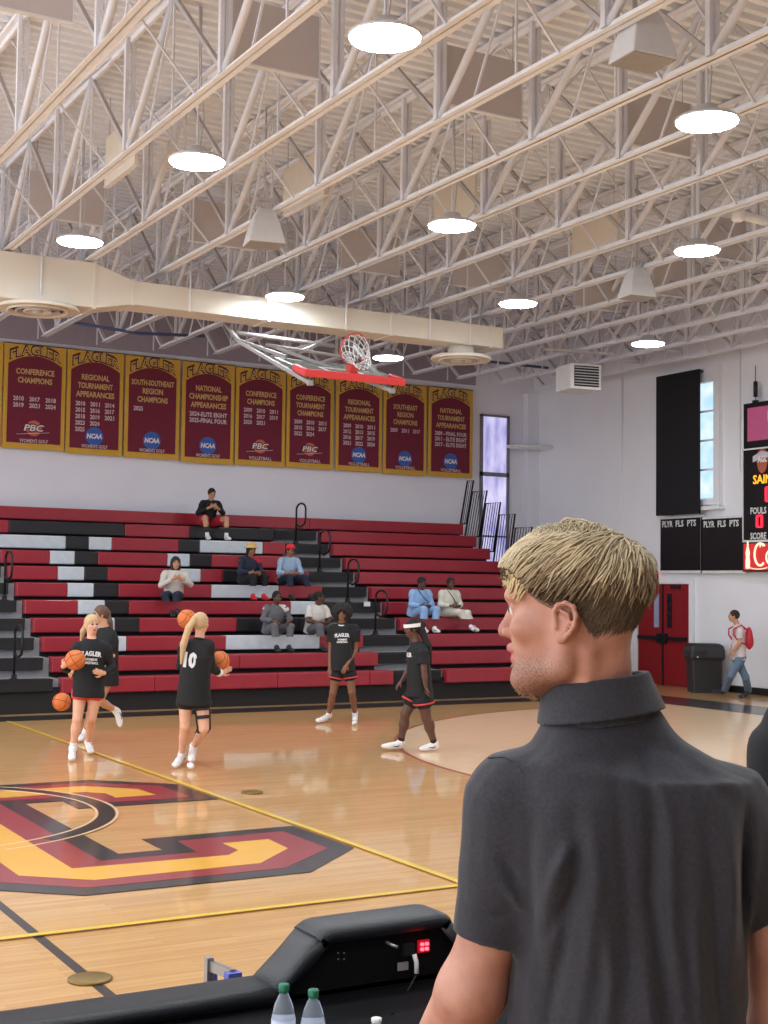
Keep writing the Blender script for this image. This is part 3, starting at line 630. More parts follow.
stroke(mb, curl(0.74, 0.28, 0.075, 0.12, 0, 360), 0.020); stroke(mb, curl(0.95, 0.28, 0.08, 0.12, 50, 310), 0.020); stroke(mb, curl(1.14, 0.28, 0.075, 0.12, 0, 360), 0.020); stroke(mb, [(1.22, 0.42), (1.22, 0.2), (1.28, 0.16), (1.33, 0.2)], 0.018)
mb.build('script_lettering', SIGNW, t)

# ================================================================ BLEACHERS
RUN, RISE, YB0, ZB0 = 0.571, 0.30, 21.30, 0.555
def yk(k): return YB0+RUN*(k-1)
def zk(k): return ZB0+RISE*(k-1)
def xpx(px, k):
    a = (px-CX)/FPX; Y = yk(k); zr = zk(k)-0.1-CAM_H
    return -(Y*(RT[1]-a*FW[1])+zr*(RT[2]-a*FW[2]))/(RT[0]-a*FW[0])
S_RED = mat('seat_red', (160, 38, 54), rough=0.35, var=0.05, scale=3, coat=0.2); S_BLK = mat('seat_black', (30, 28, 33), rough=0.4); S_WHT = mat('seat_white', (206, 212, 220), rough=0.4)
S_GRY = mat('step_grey', (150, 150, 154), rough=0.5); RISER = mat('riser_black', (22, 20, 24), rough=0.6)
XL0 = float(np.mean([xpx(62, 1), xpx(52, 2), xpx(33.5, 4), xpx(16, 6)])); XC1 = float(np.mean([xpx(394, 1), xpx(378.8, 2), xpx(363.6, 3)])); XR0 = xpx(447, 1); XR1 = xpx(463.5, 11)
print('bleacher X', XL0, XC1, XR0, XR1)
def make_bank(name, label, x0, x1, rows, group):
    t = thing(name, label, 'bleachers', (x0, YB0, 0), 0, group)
    MB().box((0, 0.12, 0), (x1-x0, 0.17, ZB0-0.19)).build('kickboard', RISER, t)
    for k in range(1, 12):
        Y = yk(k)-YB0; Z = zk(k)
        MB().box((0.0, Y+0.16, Z-0.36), (x1-x0, min(Y+RUN+0.15, YW-YB0-0.02), Z-0.11)).build('footboard', RISER, t)
        segs = rows[k]
        for (a, b, m) in segs:
            mb = MB(); a_, b_ = a-x0, b-x0
            mb.box((a_+0.002, Y, Z-0.25), (b_-0.002, Y+0.27, Z))
            o = mb.build('bench_seat', {'r': S_RED, 'b': S_BLK, 'w': S_WHT}[m], t, bevel=0.018)
            o['label'] = {'r': 'red bench seat', 'b': 'black bench seat', 'w': 'white bench seat'}[m]
    return t
def row(k, *brk):
    """brk: start px, colour, px, colour, px ... ; None = bank end"""
    out = []
    for i in range(0, len(brk)-2, 2):
        a = XL0 if brk[i] is None else xpx(brk[i], k); b = XC1 if brk[i+2] is None else xpx(brk[i+2], k)
        out.append((a, b, brk[i+1]))
    return out
LEFTEND = XL0-2.6
rows = {1: row(1, None, 'r', 155, 'r', 278, 'r', 370, 'r', None), 2: row(2, None, 'r', 240, 'r', None),
        3: row(3, None, 'r', 100, 'w', 126.6, 'r', 226, 'w', 320, 'r', None),
        4: row(4, None, 'r', 88, 'w', 115, 'b', 139.5, 'r', 237, 'b', 300, 'b', None),
        5: row(5, None, 'r', 78, 'w', 105, 'b', 129, 'r', 291, 'w', 322, 'b', None),
        6: row(6, None, 'r', 67.7, 'w', 94, 'b', 118.5, 'r', 211.6, 'w', 279, 'r', None),
        7: row(7, None, 'r', 58, 'w', 84.6, 'b', 107.6, 'r', 181, 'w', 201, 'r', 223, 'b', 246, 'r', None),
        8: row(8, None, 'r', 50, 'w', 75, 'b', 98, 'r', 167.6, 'w', 190, 'b', 211.6, 'r', None),
        9: row(9, None, 'w', 66, 'b', 89, 'w', 112, 'r', 179, 'b', 200, 'w', 263, 'r', None),
        10: row(10, None, 'r', 9, 'b', 125, 'r', 190, 'b', None), 11: [(XL0, XR0, 'r')]}
make_bank('bleacher_bank', 'wide middle bank of red, black and white bleacher rows between the two stairways', XL0, XC1, rows, None)
rr = {k: [(XR0, XR1, 'r')] for k in range(1, 12)}
for k in (1, 2): rr[k] = [(XR0, XR1, 'r')]
make_bank('bleacher_bank', 'all red right bank of bleacher rows next to the rear window', XR0, XR1, rr, None)
lr = {k: [(LEFTEND-3, XL0-1.45, 'r')] for k in range(1, 11)}; lr[11] = [(LEFTEND-3, XL0-0.002, 'r')]
make_bank('bleacher_bank', 'left bank of bleacher rows almost wholly beyond the left edge', LEFTEND-3, XL0-1.45, lr, None)
def stairs(x0, x1, label):
    t = thing('aisle_stairs', label, 'stairs', (x0, YB0, 0), 0)
    w = x1-x0
    for k in range(1, 11):
        Y = yk(k)-YB0; Z = zk(k)
        MB().box((0.004, Y+0.16, Z-0.33), (w-0.004, Y+RUN+0.15, Z-0.02)).build('deck', S_GRY, t)
        MB().box((0.02, Y+0.04, Z-0.21), (w*0.91, Y+0.27, Z-0.015)).build('step', RISER, t, bevel=0.008)
        MB().box((0.02, Y+0.035, Z-0.05), (w*0.91, Y+0.09, Z-0.012)).build('step_edge', S_BLK, t)
    MB().box((0, 0.12, 0), (w, 0.17, ZB0-0.15)).build('kickboard', RISER, t)
stairs(XL0-1.45, XL0, 'grey and black stairway at the left edge of the bleachers')
stairs(XC1, XR0, 'grey and black stairway climbing between the middle and right bleachers')
def aisle_rail(px, py, k, label, h=0.86):
    p = at_y(px, py, yk(k)+0.1); p[2] = zk(k)-0.03
    t = thing('aisle_handrail', label, 'handrail', p, 0, 'aisle handrails')
    pts = [(0, 0, 0), (0, 0, h*0.85)]+[(0, -0.22+0.22*math.cos(q), h*0.85+0.13*math.sin(q)) for q in np.linspace(0, math.pi, 9)[1:]]
    pts += [(0, -0.44, h*0.62), (0, -0.40, h*0.5), (0, -0.2, h*0.42), (0, 0.0, h*0.5)]
    MB().tube(pts, 0.021, 8).build('rail', DARKM, t)
    MB().box((-0.06, -0.07, 0), (0.06, 0.07, 0.03)).box((-0.035, -0.035, 0), (0.035, 0.035, 0.1)).build('base_socket', BLACKP, t)
for px, py, k, lb in ((296, 539, 9, 'topmost black handrail loop in the centre stairway'), (319.6, 564.6, 7, 'second black handrail loop down in the centre stairway'),
                      (347.7, 597, 5, 'third black handrail loop down in the centre stairway'), (375.4, 629, 3, 'lowest black handrail loop in the centre stairway'),
                      (14, 674.5, 1, 'black handrail loop low in the left stairway'), (4.5, 600, 5, 'black handrail loop cut by the left edge')):
    aisle_rail(px, py, k, lb)
# step number plate
p = at_y(367, 604, yk(5)-0.03); tag(MB().box((-0.07, -0.006, -0.045), (0.07, 0, 0.045)).build('sign_plate', SWH, loc=p), 'tiny white plate on a stair step', 'sign')
# end guard rails
def guard(tx0, ty0, tx1, ty1, bx0, by0, label, nb=7):
    X = XR1+0.06
    A = at_x(tx0, ty0, X); B = at_x(tx1, ty1, X); D = at_x(bx0, by0, X)
    o = np.array([X, D[1], D[2]])
    t = thing('end_guard_rail', label, 'railing', o, 0, 'barred end rails')
    a = A-o; b = B-o; b[2] = a[2]; d = np.zeros(3); c = b-a
    MB().tube([d, a, b, c], 0.022, 8).tube([d+(0, 0, 0.0), c], 0.016, 6).build('rail_frame', DARKM, t)
    mb = MB()
    for i in range(1, nb):
        q = i/nb; mb.tube([d+q*c, a+q*(b-a)], 0.009, 6)
    mb.build('bars', DARKM, t)
guard(467.5, 481, 473.5, 481, 460.5, 524, 'narrow black barred rail at the top end of the bleachers', 3)
guard(472.5, 492, 487, 492, 465, 537, 'second black barred rail stepping down in front of the window', 6)
guard(486, 503.5, 500.5, 503.5, 479, 552, 'third black barred rail over the window glass', 6)
guard(499.5, 515, 515, 515, 493, 566, 'fourth black barred rail beside the window edge', 6)
guard(515.5, 528, 532, 528, 509, 580, 'lowest black barred rail just above the blond hair', 6)
# ================================================================ FOLDED-UP BASKETBALL GOAL
def F0(): pass
G0 = np.array([9.23, 17.0, 5.035]); PH = math.radians(18)
t = thing('basketball_goal', 'folded-up basketball goal with red-padded glass backboard under the duct', 'basketball goal', G0)
ey = np.array([0, math.cos(PH), math.sin(PH)]); en = np.array([0, -math.sin(PH), math.cos(PH)]); ex = np.array([1.0, 0, 0])
def GP(a, b, c): return a*ex+b*ey+c*en
def gbox(a0, b0, c0, a1, b1, c1):
    v = [GP(a, b, c) for c in (c0, c1) for a, b in ((a0, b0), (a1, b0), (a1, b1), (a0, b1))]
    return v, [(0, 3, 2, 1), (4, 5, 6, 7), (0, 1, 5, 4), (1, 2, 6, 5), (2, 3, 7, 6), (3, 0, 4, 7)]
gl = bpy.data.materials.new('backboard_glass'); gl.use_nodes = True; b = gl.node_tree.nodes['Principled BSDF']
b.inputs['Base Color'].default_value = lin((200, 215, 212)); b.inputs['Transmission Weight'].default_value = 0.9; b.inputs['Roughness'].default_value = 0.05; b.inputs['IOR'].default_value = 1.1
REDP = mat('pad_red', (216, 62, 66), rough=0.5, var=0.05)
MB().add(*gbox(-0.77, 0.03, -0.012, 0.77, 1.06, 0.012)).build('glass_board', gl, t)
fr = MB()
for q in ((-0.79, 0.0, -0.025, -0.75, 1.08, 0.025), (0.75, 0.0, -0.025, 0.79, 1.08, 0.025), (-0.79, 1.05, -0.025, 0.79, 1.09, 0.025), (-0.75, 0.0, -0.025, 0.75, 0.03, 0.025)): fr.add(*gbox(*q))
fr.build('board_frame', mat('aluminium', (150, 152, 150), rough=0.4, metal=0.5), t)
wl = MB()
for q in ((-0.305, 0.12, 0.013, -0.255, 0.58, 0.018), (0.255, 0.12, 0.013, 0.305, 0.58, 0.018), (-0.305, 0.56, 0.013, 0.305, 0.61, 0.018), (-0.305, 0.10, 0.013, 0.305, 0.15, 0.018)): wl.add(*gbox(*q))
wl.build('target_square', SWH, t)
pd = MB().add(*gbox(-0.82, -0.05, -0.05, 0.82, 0.03, 0.055)).add(*gbox(-0.82, 0.0, -0.05, -0.75, 0.38, 0.055)).add(*gbox(0.75, 0.0, -0.05, 0.82, 0.38, 0.055))
pd.build('edge_padding', REDP, t, bevel=0.012)
cR = GP(0, 0.15, 0.15+0.23)
def rp(q, r=0.225): return cR+r*math.cos(q)*ex+r*math.sin(q)*en
RIM = mat('rim_orange', (206, 66, 60), rough=0.4)
rim = MB().tube([rp(q) for q in np.linspace(0, 2*math.pi, 33)[:-1]], 0.012, 8, closed=True); rim.add(*gbox(-0.06, 0.06, 0.0, 0.06, 0.2, 0.16)); rim.build('rim', RIM, t)
nt_ = MB(); NN = 12; cords = {}
for i in range(NN):
    q = 2*math.pi*i/NN; p = rp(q)
    prev = p
    for j in range(1, 6):
        s_ = j/5; ang = q+(0.26 if j % 2 else 0)
        rad = 0.225*(1-0.42*s_)
        c = cR+np.array([0.03*s_, -0.20*s_, -0.11*s_-0.12*s_**2])
        pt = c+rad*math.cos(ang)*ex+rad*math.sin(ang)*(en*(1-0.3*s_)+0.0*ey)
        cords[(i, j)] = pt
    cords[(i, 0)] = p
for i in range(NN):
    for j in range(5):
        a_ = cords[(i, j)]
        if j % 2 == 0: nt_.tube([a_, cords[(i, j+1)]], 0.006, 5).tube([a_, cords[((i-1) % NN, j+1)]], 0.006, 5)
        else: nt_.tube([a_, cords[(i, j+1)]], 0.006, 5).tube([a_, cords[((i+1) % NN, j+1)]], 0.006, 5)
nt_.build('net', mat('net_white', (235, 235, 235), rough=0.8), t)
# folding frame that carries it
def gp_px(px, py, Y): return at_y(px, py, Y)-G0
STW = mat('goal_frame_white', (150, 146, 144), rough=0.5)
A1, A2, A3, A4 = gp_px(240, 342, 18.6), gp_px(310, 383, 16.9), gp_px(226, 325, 20.4), gp_px(392, 391, 17.0)
MB().bar(A3, A1, 0.05, 0.05).bar(A1, A2, 0.06, 0.05).build('lift_arm', STW, t)
MB().bar(A1+np.array([0, 0.1, 0.05]), gp_px(286, 357, 17.7), 0.05, 0.05).bar(gp_px(270, 345, 18.5), A4, 0.06, 0.05).bar(gp_px(355, 346, 18.6), A4+np.array([0, 0.05, 0.03]), 0.05, 0.05).build('lift_arm', STW, t)
MB().tube([gp_px(238, 333, 19.3), gp_px(334, 346, 19.3)], 0.035, 8).build('cross_tube', STW, t); MB().tube([gp_px(266, 345, 18.4), gp_px(345, 357, 18.4)], 0.025, 8).build('cross_tube', STW, t)
MB().bar(A3, A3+np.array([0, 0.1, ZC-G0[2]-A3[2]]), 0.05, 0.05).build('hanger_post', STW, t)
q_ = gp_px(334, 337, 20.4); MB().bar(q_, q_+np.array([0, 0.1, ZC-G0[2]-q_[2]]), 0.05, 0.05).build('hanger_post', STW, t); MB().bar(q_, gp_px(300, 352, 18.4), 0.05, 0.05).build('lift_arm', STW, t)
MB().box(A2-0.035, A2+0.035).build('hinge_block', STW, t); MB().box(A4-0.035, A4+0.035).build('hinge_block', STW, t)
MB().box((-3.6, A3[1]+0.05, ZC-G0[2]-0.05), (1.6, A3[1]+0.13, ZC-G0[2]+0.002)).build('hanger_beam', STW, t)

# ================================================================ TRASH CAN
p = at_z(706, 689.5, 0); sc = 1.0
p = np.array([XR-0.55, at_x(706, 650, XR-0.5)[1], 0]); dd = fwd_of(p); w = 36*dd/FPX; h = 48.5*dd/FPX
t = thing('waste_bin', 'large black waste bin with domed lid beside the red double doors', 'trash can', p, -YAW)
def rrect(w, d, r, z, n=5):
    o = []
    for cx_, cy_, a0 in ((w/2-r, d/2-r, 0), (-w/2+r, d/2-r, 90), (-w/2+r, -d/2+r, 180), (w/2-r, -d/2+r, 270)):
        for k in range(n+1): a = math.radians(a0+90*k/n); o.append((cx_+r*math.cos(a), cy_+r*math.sin(a), z))
    return o
def loft(mb, secs, mi=0):
    n = len(secs[0]); v = [p for s in secs for p in s]; f = [tuple(range(n))[::-1]]
    for i in range(len(secs)-1):
        for j in range(n): f.append((i*n+j, i*n+(j+1) % n, (i+1)*n+(j+1) % n, (i+1)*n+j))
    f.append(tuple((len(secs)-1)*n+j for j in range(n))); return mb.add(v, f, mi, True)
BIN = mat('bin_black', (36, 34, 36), rough=0.5, var=0.1)
loft(MB(), [rrect(w*0.80, w*0.72, 0.06, 0.0), rrect(w*0.88, w*0.78, 0.06, h*0.68)]).build('body', BIN, t, smooth=False)
loft(MB(), [rrect(w*0.97, w*0.85, 0.07, h*0.68), rrect(w, w*0.9, 0.08, h*0.72), rrect(w, w*0.9, 0.08, h*0.86), rrect(w*0.93, w*0.84, 0.1, h*0.96), rrect(w*0.8, w*0.7, 0.12, h)]).build('lid', BIN, t, smooth=False)
MB().box((-w*0.02, -w*0.455, h*0.74), (w*0.42, -w*0.445, h*0.95)).build('flap', mat('bin_flap', (58, 56, 58), rough=0.4), t)
MB().box((-w*0.30, -w*0.46, h*0.72), (-w*0.27, -w*0.45, h*0.75)).build('flap_catch', SWH, t)

# ================================================================ SCORER'S TABLE
VINYL = mat('vinyl_black', (34, 37, 42), rough=0.4, var=0.1, scale=20, bump=0.25, bscale=150); FACE = mat('table_face', (6, 6, 7), rough=0.7, spec=0.2); STEP_ = 0
YN0 = 3.95; x_a, x_b, x_c, x_d = 1.88, 2.06, 2.52, 2.62
t = thing('scorers_table', 'long black vinyl-padded scorers table with a raised box section', 'table', (0, YN0, 0))
def pad(poly_uv, name='edge_pad', th=0.045, y0=-0.02, y1=0.17):
    """padded strip following the outline (x, z), thickness th inwards"""
    mb = MB()
    P = [np.array(q, float) for q in poly_uv]
    nrm = []
    for i in range(len(P)):
        d = P[min(i+1, len(P)-1)]-P[max(i-1, 0)]; d /= np.linalg.norm(d); nrm.append(np.array([d[1], -d[0]]))
    v = []
    prof = [(y0, 1.0), (y0, 0.25), (y0+0.02, 0.02), (y0+0.05, 0.0), (y1-0.05, 0.0), (y1-0.02, 0.02), (y1, 0.25), (y1, 1.0)]
    for p_, n_ in zip(P, nrm):
        for (y, q) in prof: w2 = p_+n_*th*q; v.append((w2[0], y, w2[1]))
    m = len(prof); f = []
    for i in range(len(P)-1):
        for j in range(m): f.append((i*m+j, (i+1)*m+j, (i+1)*m+(j+1) % m, i*m+(j+1) % m))
    f.append(tuple(range(m))); f.append(tuple((len(P)-1)*m+j for j in range(m))[::-1])
    mb.add(v, f, 0, True); return mb.build(name, VINYL, t, smooth=True)
pad([(-4.0, 0.80), (-1.0, 0.80), (x_a+0.02, 0.80)])
pad([(x_a-0.005, 0.795), (x_a+0.09, 0.877), (x_b-0.02, 0.945)])
pad([(x_b-0.03, 0.94), (x_b, 0.957), (x_b+0.03, 0.962), (x_c-0.03, 0.965), (x_c, 0.960), (x_c+0.02, 0.945)])
pad([(x_c+0.01, 0.95), (x_d+0.04, 0.80)])
pad([(x_d+0.03, 0.80), (6.0, 0.80)])
MB().box((-4.0, 0.0, 0.06), (6.0, 0.14, 0.765)).build('front_panel', FACE, t)
MB().prism([(x_a+0.01, 0.75), (x_d+0.02, 0.75), (x_c, 0.925), (x_b, 0.925)], lambda a, b, w_: (a, w_, b), t=0.15).build('raised_box', FACE, t)
MB().box((-4.0, -0.75, 0.71), (6.0, 0.0, 0.74)).build('desk_top', mat('desk_dark', (6, 7, 12), rough=0.75, spec=0.15), t, bevel=0.004)
for x in (-3.9, -2.0, 0.0, 1.9, 3.9, 5.9): MB().box((x-0.02, -0.7, 0), (x+0.02, -0.66, 0.71)).box((x-0.02, -0.7, 0.02), (x+0.02, 0.05, 0.06)).build('leg', DARKM, t)
def tp(px, py, y=3.945): q = at_y(px, py, y); return q-np.array([0, YN0, 0])
LEDR = mat('led_dot', (255, 60, 60), emit=(255, 50, 60), estr=6.0)
q = tp(423.5, 946)
hub = MB().box(q+np.array([-0.022, -0.004, -0.02]), q+np.array([0.022, 0.004, 0.02])).build('led_plate', mat('led_plate', (60, 8, 14), emit=(180, 0, 30), estr=0.5), t)
for dx in (-1, 1):
    for dz in (-1, 1): MB().lathe([(0.0065, -0.004), (0.0065, 0.004), (0.001, 0.005)], (q[0]+dx*0.009, -0.012, q[2]+dz*0.008), 10).build('led', LEDR, hub)
q = tp(386.5, 942); MB().tube([q, q+np.array([0.0, -0.03, -0.002]), q+np.array([0.012, -0.05, -0.006])], 0.005, 8).build('toggle_switch', GREYM, t)
q = tp(404, 966); MB().box(q+np.array([-0.024, -0.003, -0.013]), q+np.array([0.015, 0.002, 0.013])).build('rating_plate', mat('plate_grey', (150, 144, 148), rough=0.5), t)
q = tp(407, 948); MB().box(q+np.array([-0.02, -0.02, -0.02]), q+np.array([0.02, 0.0, 0.016])).build('socket', BLACKP, t)
a = tp(411, 962); MB().tube([a+np.array([0, -0.02, 0.03]), a+np.array([0.003, -0.03, 0.005]), a+np.array([0.003, -0.032, -0.03])], 0.008, 8).build('plug', SWH, t)
cb = [a+np.array([0.003, -0.032, -0.03])]+[tp(px, py, 3.9) for px, py in ((408, 990), (402, 1003), (398, 1016))]+[tp(392, 1023, 3.7)]
cb[-1][2] = 0.748
MB().tube(cb, 0.0035, 6).build('cable', BLACKP, t)
for dx in (0, 6):
    for dy in (0, 6): q = tp(338+dx, 953+dy); MB().box(q+np.array([-0.002, -0.003, -0.002]), q+np.array([0.002, 0.001, 0.002])).build('screw', GREYM, t)
# bracket stand on the court side of the table
zt_ = 0.86; a = at_y(211, 957, 4.62); b = at_y(233, 972, 4.40)
t = thing('court_stand', 'small silver frame with blue ends behind the scorers table', 'stand', (a[0], a[1], 0))
d = b-a; BL = mat('blue_plastic', (84, 92, 178), rough=0.5)
MB().box((-0.02, -0.015, 0), (0.005, 0.015, a[2])).build('post', GREYM, t); MB().box((0.005, -0.02, a[2]-0.12), (0.018, 0.02, a[2]-0.02)).build('blue_end', BL, t)
MB().box((d[0]-0.015, d[1]-0.015, 0), (d[0]+0.015, d[1]+0.015, b[2]-0.02)).build('post', GREYM, t); MB().box((d[0]-0.025, d[1]-0.02, b[2]-0.05), (d[0]+0.025, d[1]+0.02, b[2])).build('blue_end', BL, t)
MB().bar((0, 0, a[2]-0.03), (d[0], d[1], b[2]-0.01), 0.02, 0.035).build('cross_bar', GREYM, t)
# ---- bottles
PET = bpy.data.materials.new('clear_plastic'); PET.use_nodes = True; b = PET.node_tree.nodes['Principled BSDF']
b.inputs['Base Color'].default_value = lin((225, 235, 245)); b.inputs['Transmission Weight'].default_value = 0.85; b.inputs['Roughness'].default_value = 0.08; b.inputs['IOR'].default_value = 1.25
GCAP = mat('cap_green', (22, 112, 82), rough=0.4); WCAP = mat('cap_white', (225, 228, 220), rough=0.4); LABM = mat('bottle_label', (190, 196, 214), rough=0.5)
def bottle(px, py, y, capm, label, H=0.212):
    p = at_y(px, py, y); H = p[2]-0.74
    t = thing('water_bottle', label, 'bottle', (p[0], p[1], 0.7405), 0, 'plastic bottles on the desk')
    MB().lathe([(0.024, 0), (0.031, 0.004), (0.033, 0.02), (0.031, H*0.25), (0.033, H*0.3), (0.033, H*0.58), (0.031, H*0.62), (0.027, H*0.72), (0.018, H*0.82), (0.0125, H*0.87), (0.0125, H*0.9)], n=28).build('bottle_body', PET, t)
    MB().lathe([(0.0145, H*0.895), (0.015, H*0.91), (0.015, H*0.99), (0.0135, H)], n=24).build('cap', capm, t)
    MB().lathe([(0.0338, H*0.32), (0.0338, H*0.56)], n=28).build('label', LABM, t)
bottle(284, 984, 3.48, GCAP, 'clear water bottle with green cap, left of the pair')
bottle(313.5, 989.5, 3.44, GCAP, 'clear water bottle with green cap, right of the pair')
bottle(376.5, 1018, 3.40, WCAP, 'bottle top with white cap right of the green-capped bottles')
# loose basketball
def ball(p, label, rot=(0.3, 0.5, 0.2), r=0.119):
    t = thing('basketball', label, 'basketball', p, 0, 'basketballs')
    t.rotation_euler = rot
    global BALLME
    bm = bmesh.new(); bmesh.ops.create_icosphere(bm, subdivisions=4, radius=r); me = bpy.data.meshes.new('ball_skin'); bm.to_mesh(me); bm.free()
    me.polygons.foreach_set('use_smooth', [True]*len(me.polygons)); me.materials.append(mat('ball_orange', (214, 116, 56), rough=0.6, var=0.1, scale=30, bump=0.3, bscale=250))
    o = bpy.data.objects.new('ball_skin', me); C.objects.link(o); o.parent = t
    mb = MB(); Q = np.linspace(0, 2*math.pi, 41)[:-1]; rr = r+0.0004
    mb.tube([(rr*math.cos(q), rr*math.sin(q), 0) for q in Q], 0.0028, 5, closed=True)
    mb.tube([(0, rr*math.cos(q), rr*math.sin(q)) for q in Q], 0.0028, 5, closed=True)
    for s in (-1, 1):
        pts = []
        for q in Q:
            x = s*(0.55+0.22*math.cos(2*q)); rad = math.sqrt(max(0, 1-x*x)); pts.append((rr*x, rr*rad*math.cos(q), rr*rad*math.sin(q)))
        mb.tube(pts, 0.0028, 5, closed=True)
    mb.build('seams', mat('ball_seam', (44, 26, 20), rough=0.7), t)
    return t
# ================================================================ PEOPLE: continuous bodies grown from a distance field
UPW = np.array([0, 0, 1.0])
def smin(a, b, k):
    if k <= 0: return np.minimum(a, b)
    h = np.clip(0.5+0.5*(b-a)/k, 0, 1); return b*(1-h)+a*h-k*h*(1-h)
class Field:
    def __init__(s, xs, ys, zs):
        s.ax = (np.asarray(xs), np.asarray(ys), np.asarray(zs)); s.d = np.full((len(xs), len(ys), len(zs)), 9.0, np.float32)
    def sub(s, lo, hi):
        ix = []
        for a, l, h in zip(s.ax, lo, hi):
            i0 = int(np.searchsorted(a, l)); i1 = int(np.searchsorted(a, h)); ix.append(slice(i0, max(i1, i0)))
        ix = tuple(ix)
        if any(q.stop <= q.start for q in ix): return None, None
        g = np.meshgrid(s.ax[0][ix[0]], s.ax[1][ix[1]], s.ax[2][ix[2]], indexing='ij')
        return ix, np.stack(g, -1)
    def put(s, lo, hi, fn, k=0.02, op='u'):
        m = 0.05+k
        ix, P = s.sub(np.array(lo)-m, np.array(hi)+m)
        if ix is None: return s
        q = fn(P)
        if op == 'u': s.d[ix] = smin(s.d[ix], q, k)
        else: s.d[ix] = -smin(-s.d[ix], q, k)          # carve
        return s
    def cap(s, a, b, ra, rb=None, k=0.02, op='u'):
        a = np.array(a, float); b = np.array(b, float); rb = ra if rb is None else rb; r = max(ra, rb)
        def fn(P):
            ab = b-a; t = np.clip(((P-a)@ab)/(ab@ab+1e-9), 0, 1)
            return np.linalg.norm(P-a-t[..., None]*ab, axis=-1)-(ra+(rb-ra)*t)
        return s.put(np.minimum(a, b)-r, np.maximum(a, b)+r, fn, k, op)
    def ell(s, c, r, M=None, k=0.02, op='u'):
        c = np.array(c, float); r = np.array(r, float); M = np.eye(3) if M is None else np.array(M)   # rows: axes
        def fn(P):
            q = (P-c)@M.T; n = np.linalg.norm(q/r, axis=-1); g = np.linalg.norm(q/(r*r), axis=-1)+1e-6
            return n*(n-1)/g
        R = r.max(); return s.put(c-R, c+R, fn, k, op)
    def cone(s, a, b, ra, rb, k=0.012, flat=(1, 1), side=None):
        """straight-ended tapered tube, for sleeves, hems and shorts; elliptic when flat is set"""
        a = np.array(a, float); b = np.array(b, float); ab = b-a; L = np.linalg.norm(ab); w = ab/L
        sd = np.array(side if side is not None else (1, 0, 0), float); u = sd-w*(sd@w)
        if np.linalg.norm(u) < 1e-3: u = np.cross(w, (0, 1, 0))
        u /= np.linalg.norm(u); v = np.cross(w, u)
        def fn(P):
            q = P-a; t = (q@w); tt = np.clip(t/L, 0, 1); r = ra+(rb-ra)*tt
            x, y = (q@u)/flat[0], (q@v)/flat[1]
            d = (np.sqrt(x*x+y*y)-r)*min(flat)
            return np.maximum(d, np.maximum(-t, t-L))
        R = max(ra, rb)*max(flat); return s.put(np.minimum(a, b)-R, np.maximum(a, b)+R, fn, k)
    def mesh(s):
        D = s.d; ins = D < 0
        X, Y, Z = s.ax
        n = [len(q) for q in s.ax]
        acc = np.zeros((n[0]-1, n[1]-1, n[2]-1, 3), np.float64); cnt = np.zeros((n[0]-1, n[1]-1, n[2]-1), np.int32)
        def edge(axis):
            sl0 = [slice(None)]*3; sl1 = [slice(None)]*3; sl0[axis] = slice(0, -1); sl1[axis] = slice(1, None)
            a = D[tuple(sl0)]; b = D[tuple(sl1)]; cr = (a < 0) != (b < 0)
            I = np.argwhere(cr); av = a[cr]; bv = b[cr]; t = av/(av-bv)
            P = np.stack([X[I[:, 0]], Y[I[:, 1]], Z[I[:, 2]]], -1)
            nx = s.ax[axis]; P[:, axis] = nx[I[:, axis]]*(1-t)+nx[I[:, axis]+1]*t
            return I, P, av < 0
        E = []
        for ax in range(3):
            I, P, sg = edge(ax); E.append((I, sg)); o = [q for q in range(3) if q != ax]
            for d0 in (0, -1):
                for d1 in (0, -1):
                    J = I.copy(); J[:, o[0]] += d0; J[:, o[1]] += d1
                    ok = np.all((J >= 0) & (J < np.array(n)-1), axis=1)
                    Jt = J[ok]; np.add.at(acc, (Jt[:, 0], Jt[:, 1], Jt[:, 2]), P[ok]); np.add.at(cnt, (Jt[:, 0], Jt[:, 1], Jt[:, 2]), 1)
        idx = np.full(cnt.shape, -1, np.int64); m = cnt > 0; idx[m] = np.arange(m.sum())
        V = acc[m]/cnt[m][:, None]; Fc = []
        for ax in range(3):
            I, sg = E[ax]; o1, o2 = (ax+1) % 3, (ax+2) % 3
            q = []
            for d1, d2 in ((0, 0), (-1, 0), (-1, -1), (0, -1)):
                J = I.copy(); J[:, o1] += d1; J[:, o2] += d2
                ok = np.all((J >= 0) & (J < np.array(n)-1), axis=1)
                r = np.full(len(I), -1); Jt = J[ok]; r[ok] = idx[Jt[:, 0], Jt[:, 1], Jt[:, 2]]; q.append(r)
            q = np.stack(q, -1); ok = np.all(q >= 0, axis=1); q = q[ok]; s_ = sg[ok]
            q[~s_] = q[~s_][:, ::-1]; Fc.append(q)
        return V, np.concatenate(Fc)
    def build(s, name, mats, parent=None, matfn=None, relax=1):
        V, F = s.mesh()
        if not len(F): return None
        me = bpy.data.meshes.new(name); me.vertices.add(len(V)); me.vertices.foreach_set('co', V.astype(np.float32).ravel())
        me.loops.add(len(F)*4); me.loops.foreach_set('vertex_index', F.astype(np.int32).ravel())
        me.polygons.add(len(F)); me.polygons.foreach_set('loop_start', np.arange(0, len(F)*4, 4, dtype=np.int32))
        me.update(calc_edges=True); me.validate()
        for m in (mats if isinstance(mats, (list, tuple)) else [mats]): me.materials.append(m)
        me.polygons.foreach_set('use_smooth', [True]*len(me.polygons))
        if matfn is not None and len(me.polygons) == len(F):
            cen = V[F].mean(1); me.polygons.foreach_set('material_index', matfn(cen).astype(np.int32))
        me.update()
        o = bpy.data.objects.new(name, me); C.objects.link(o)
        if parent: o.parent = parent
        if relax:
            q = o.modifiers.new('relax', 'SMOOTH'); q.iterations = relax; q.factor = 0.5
        return o
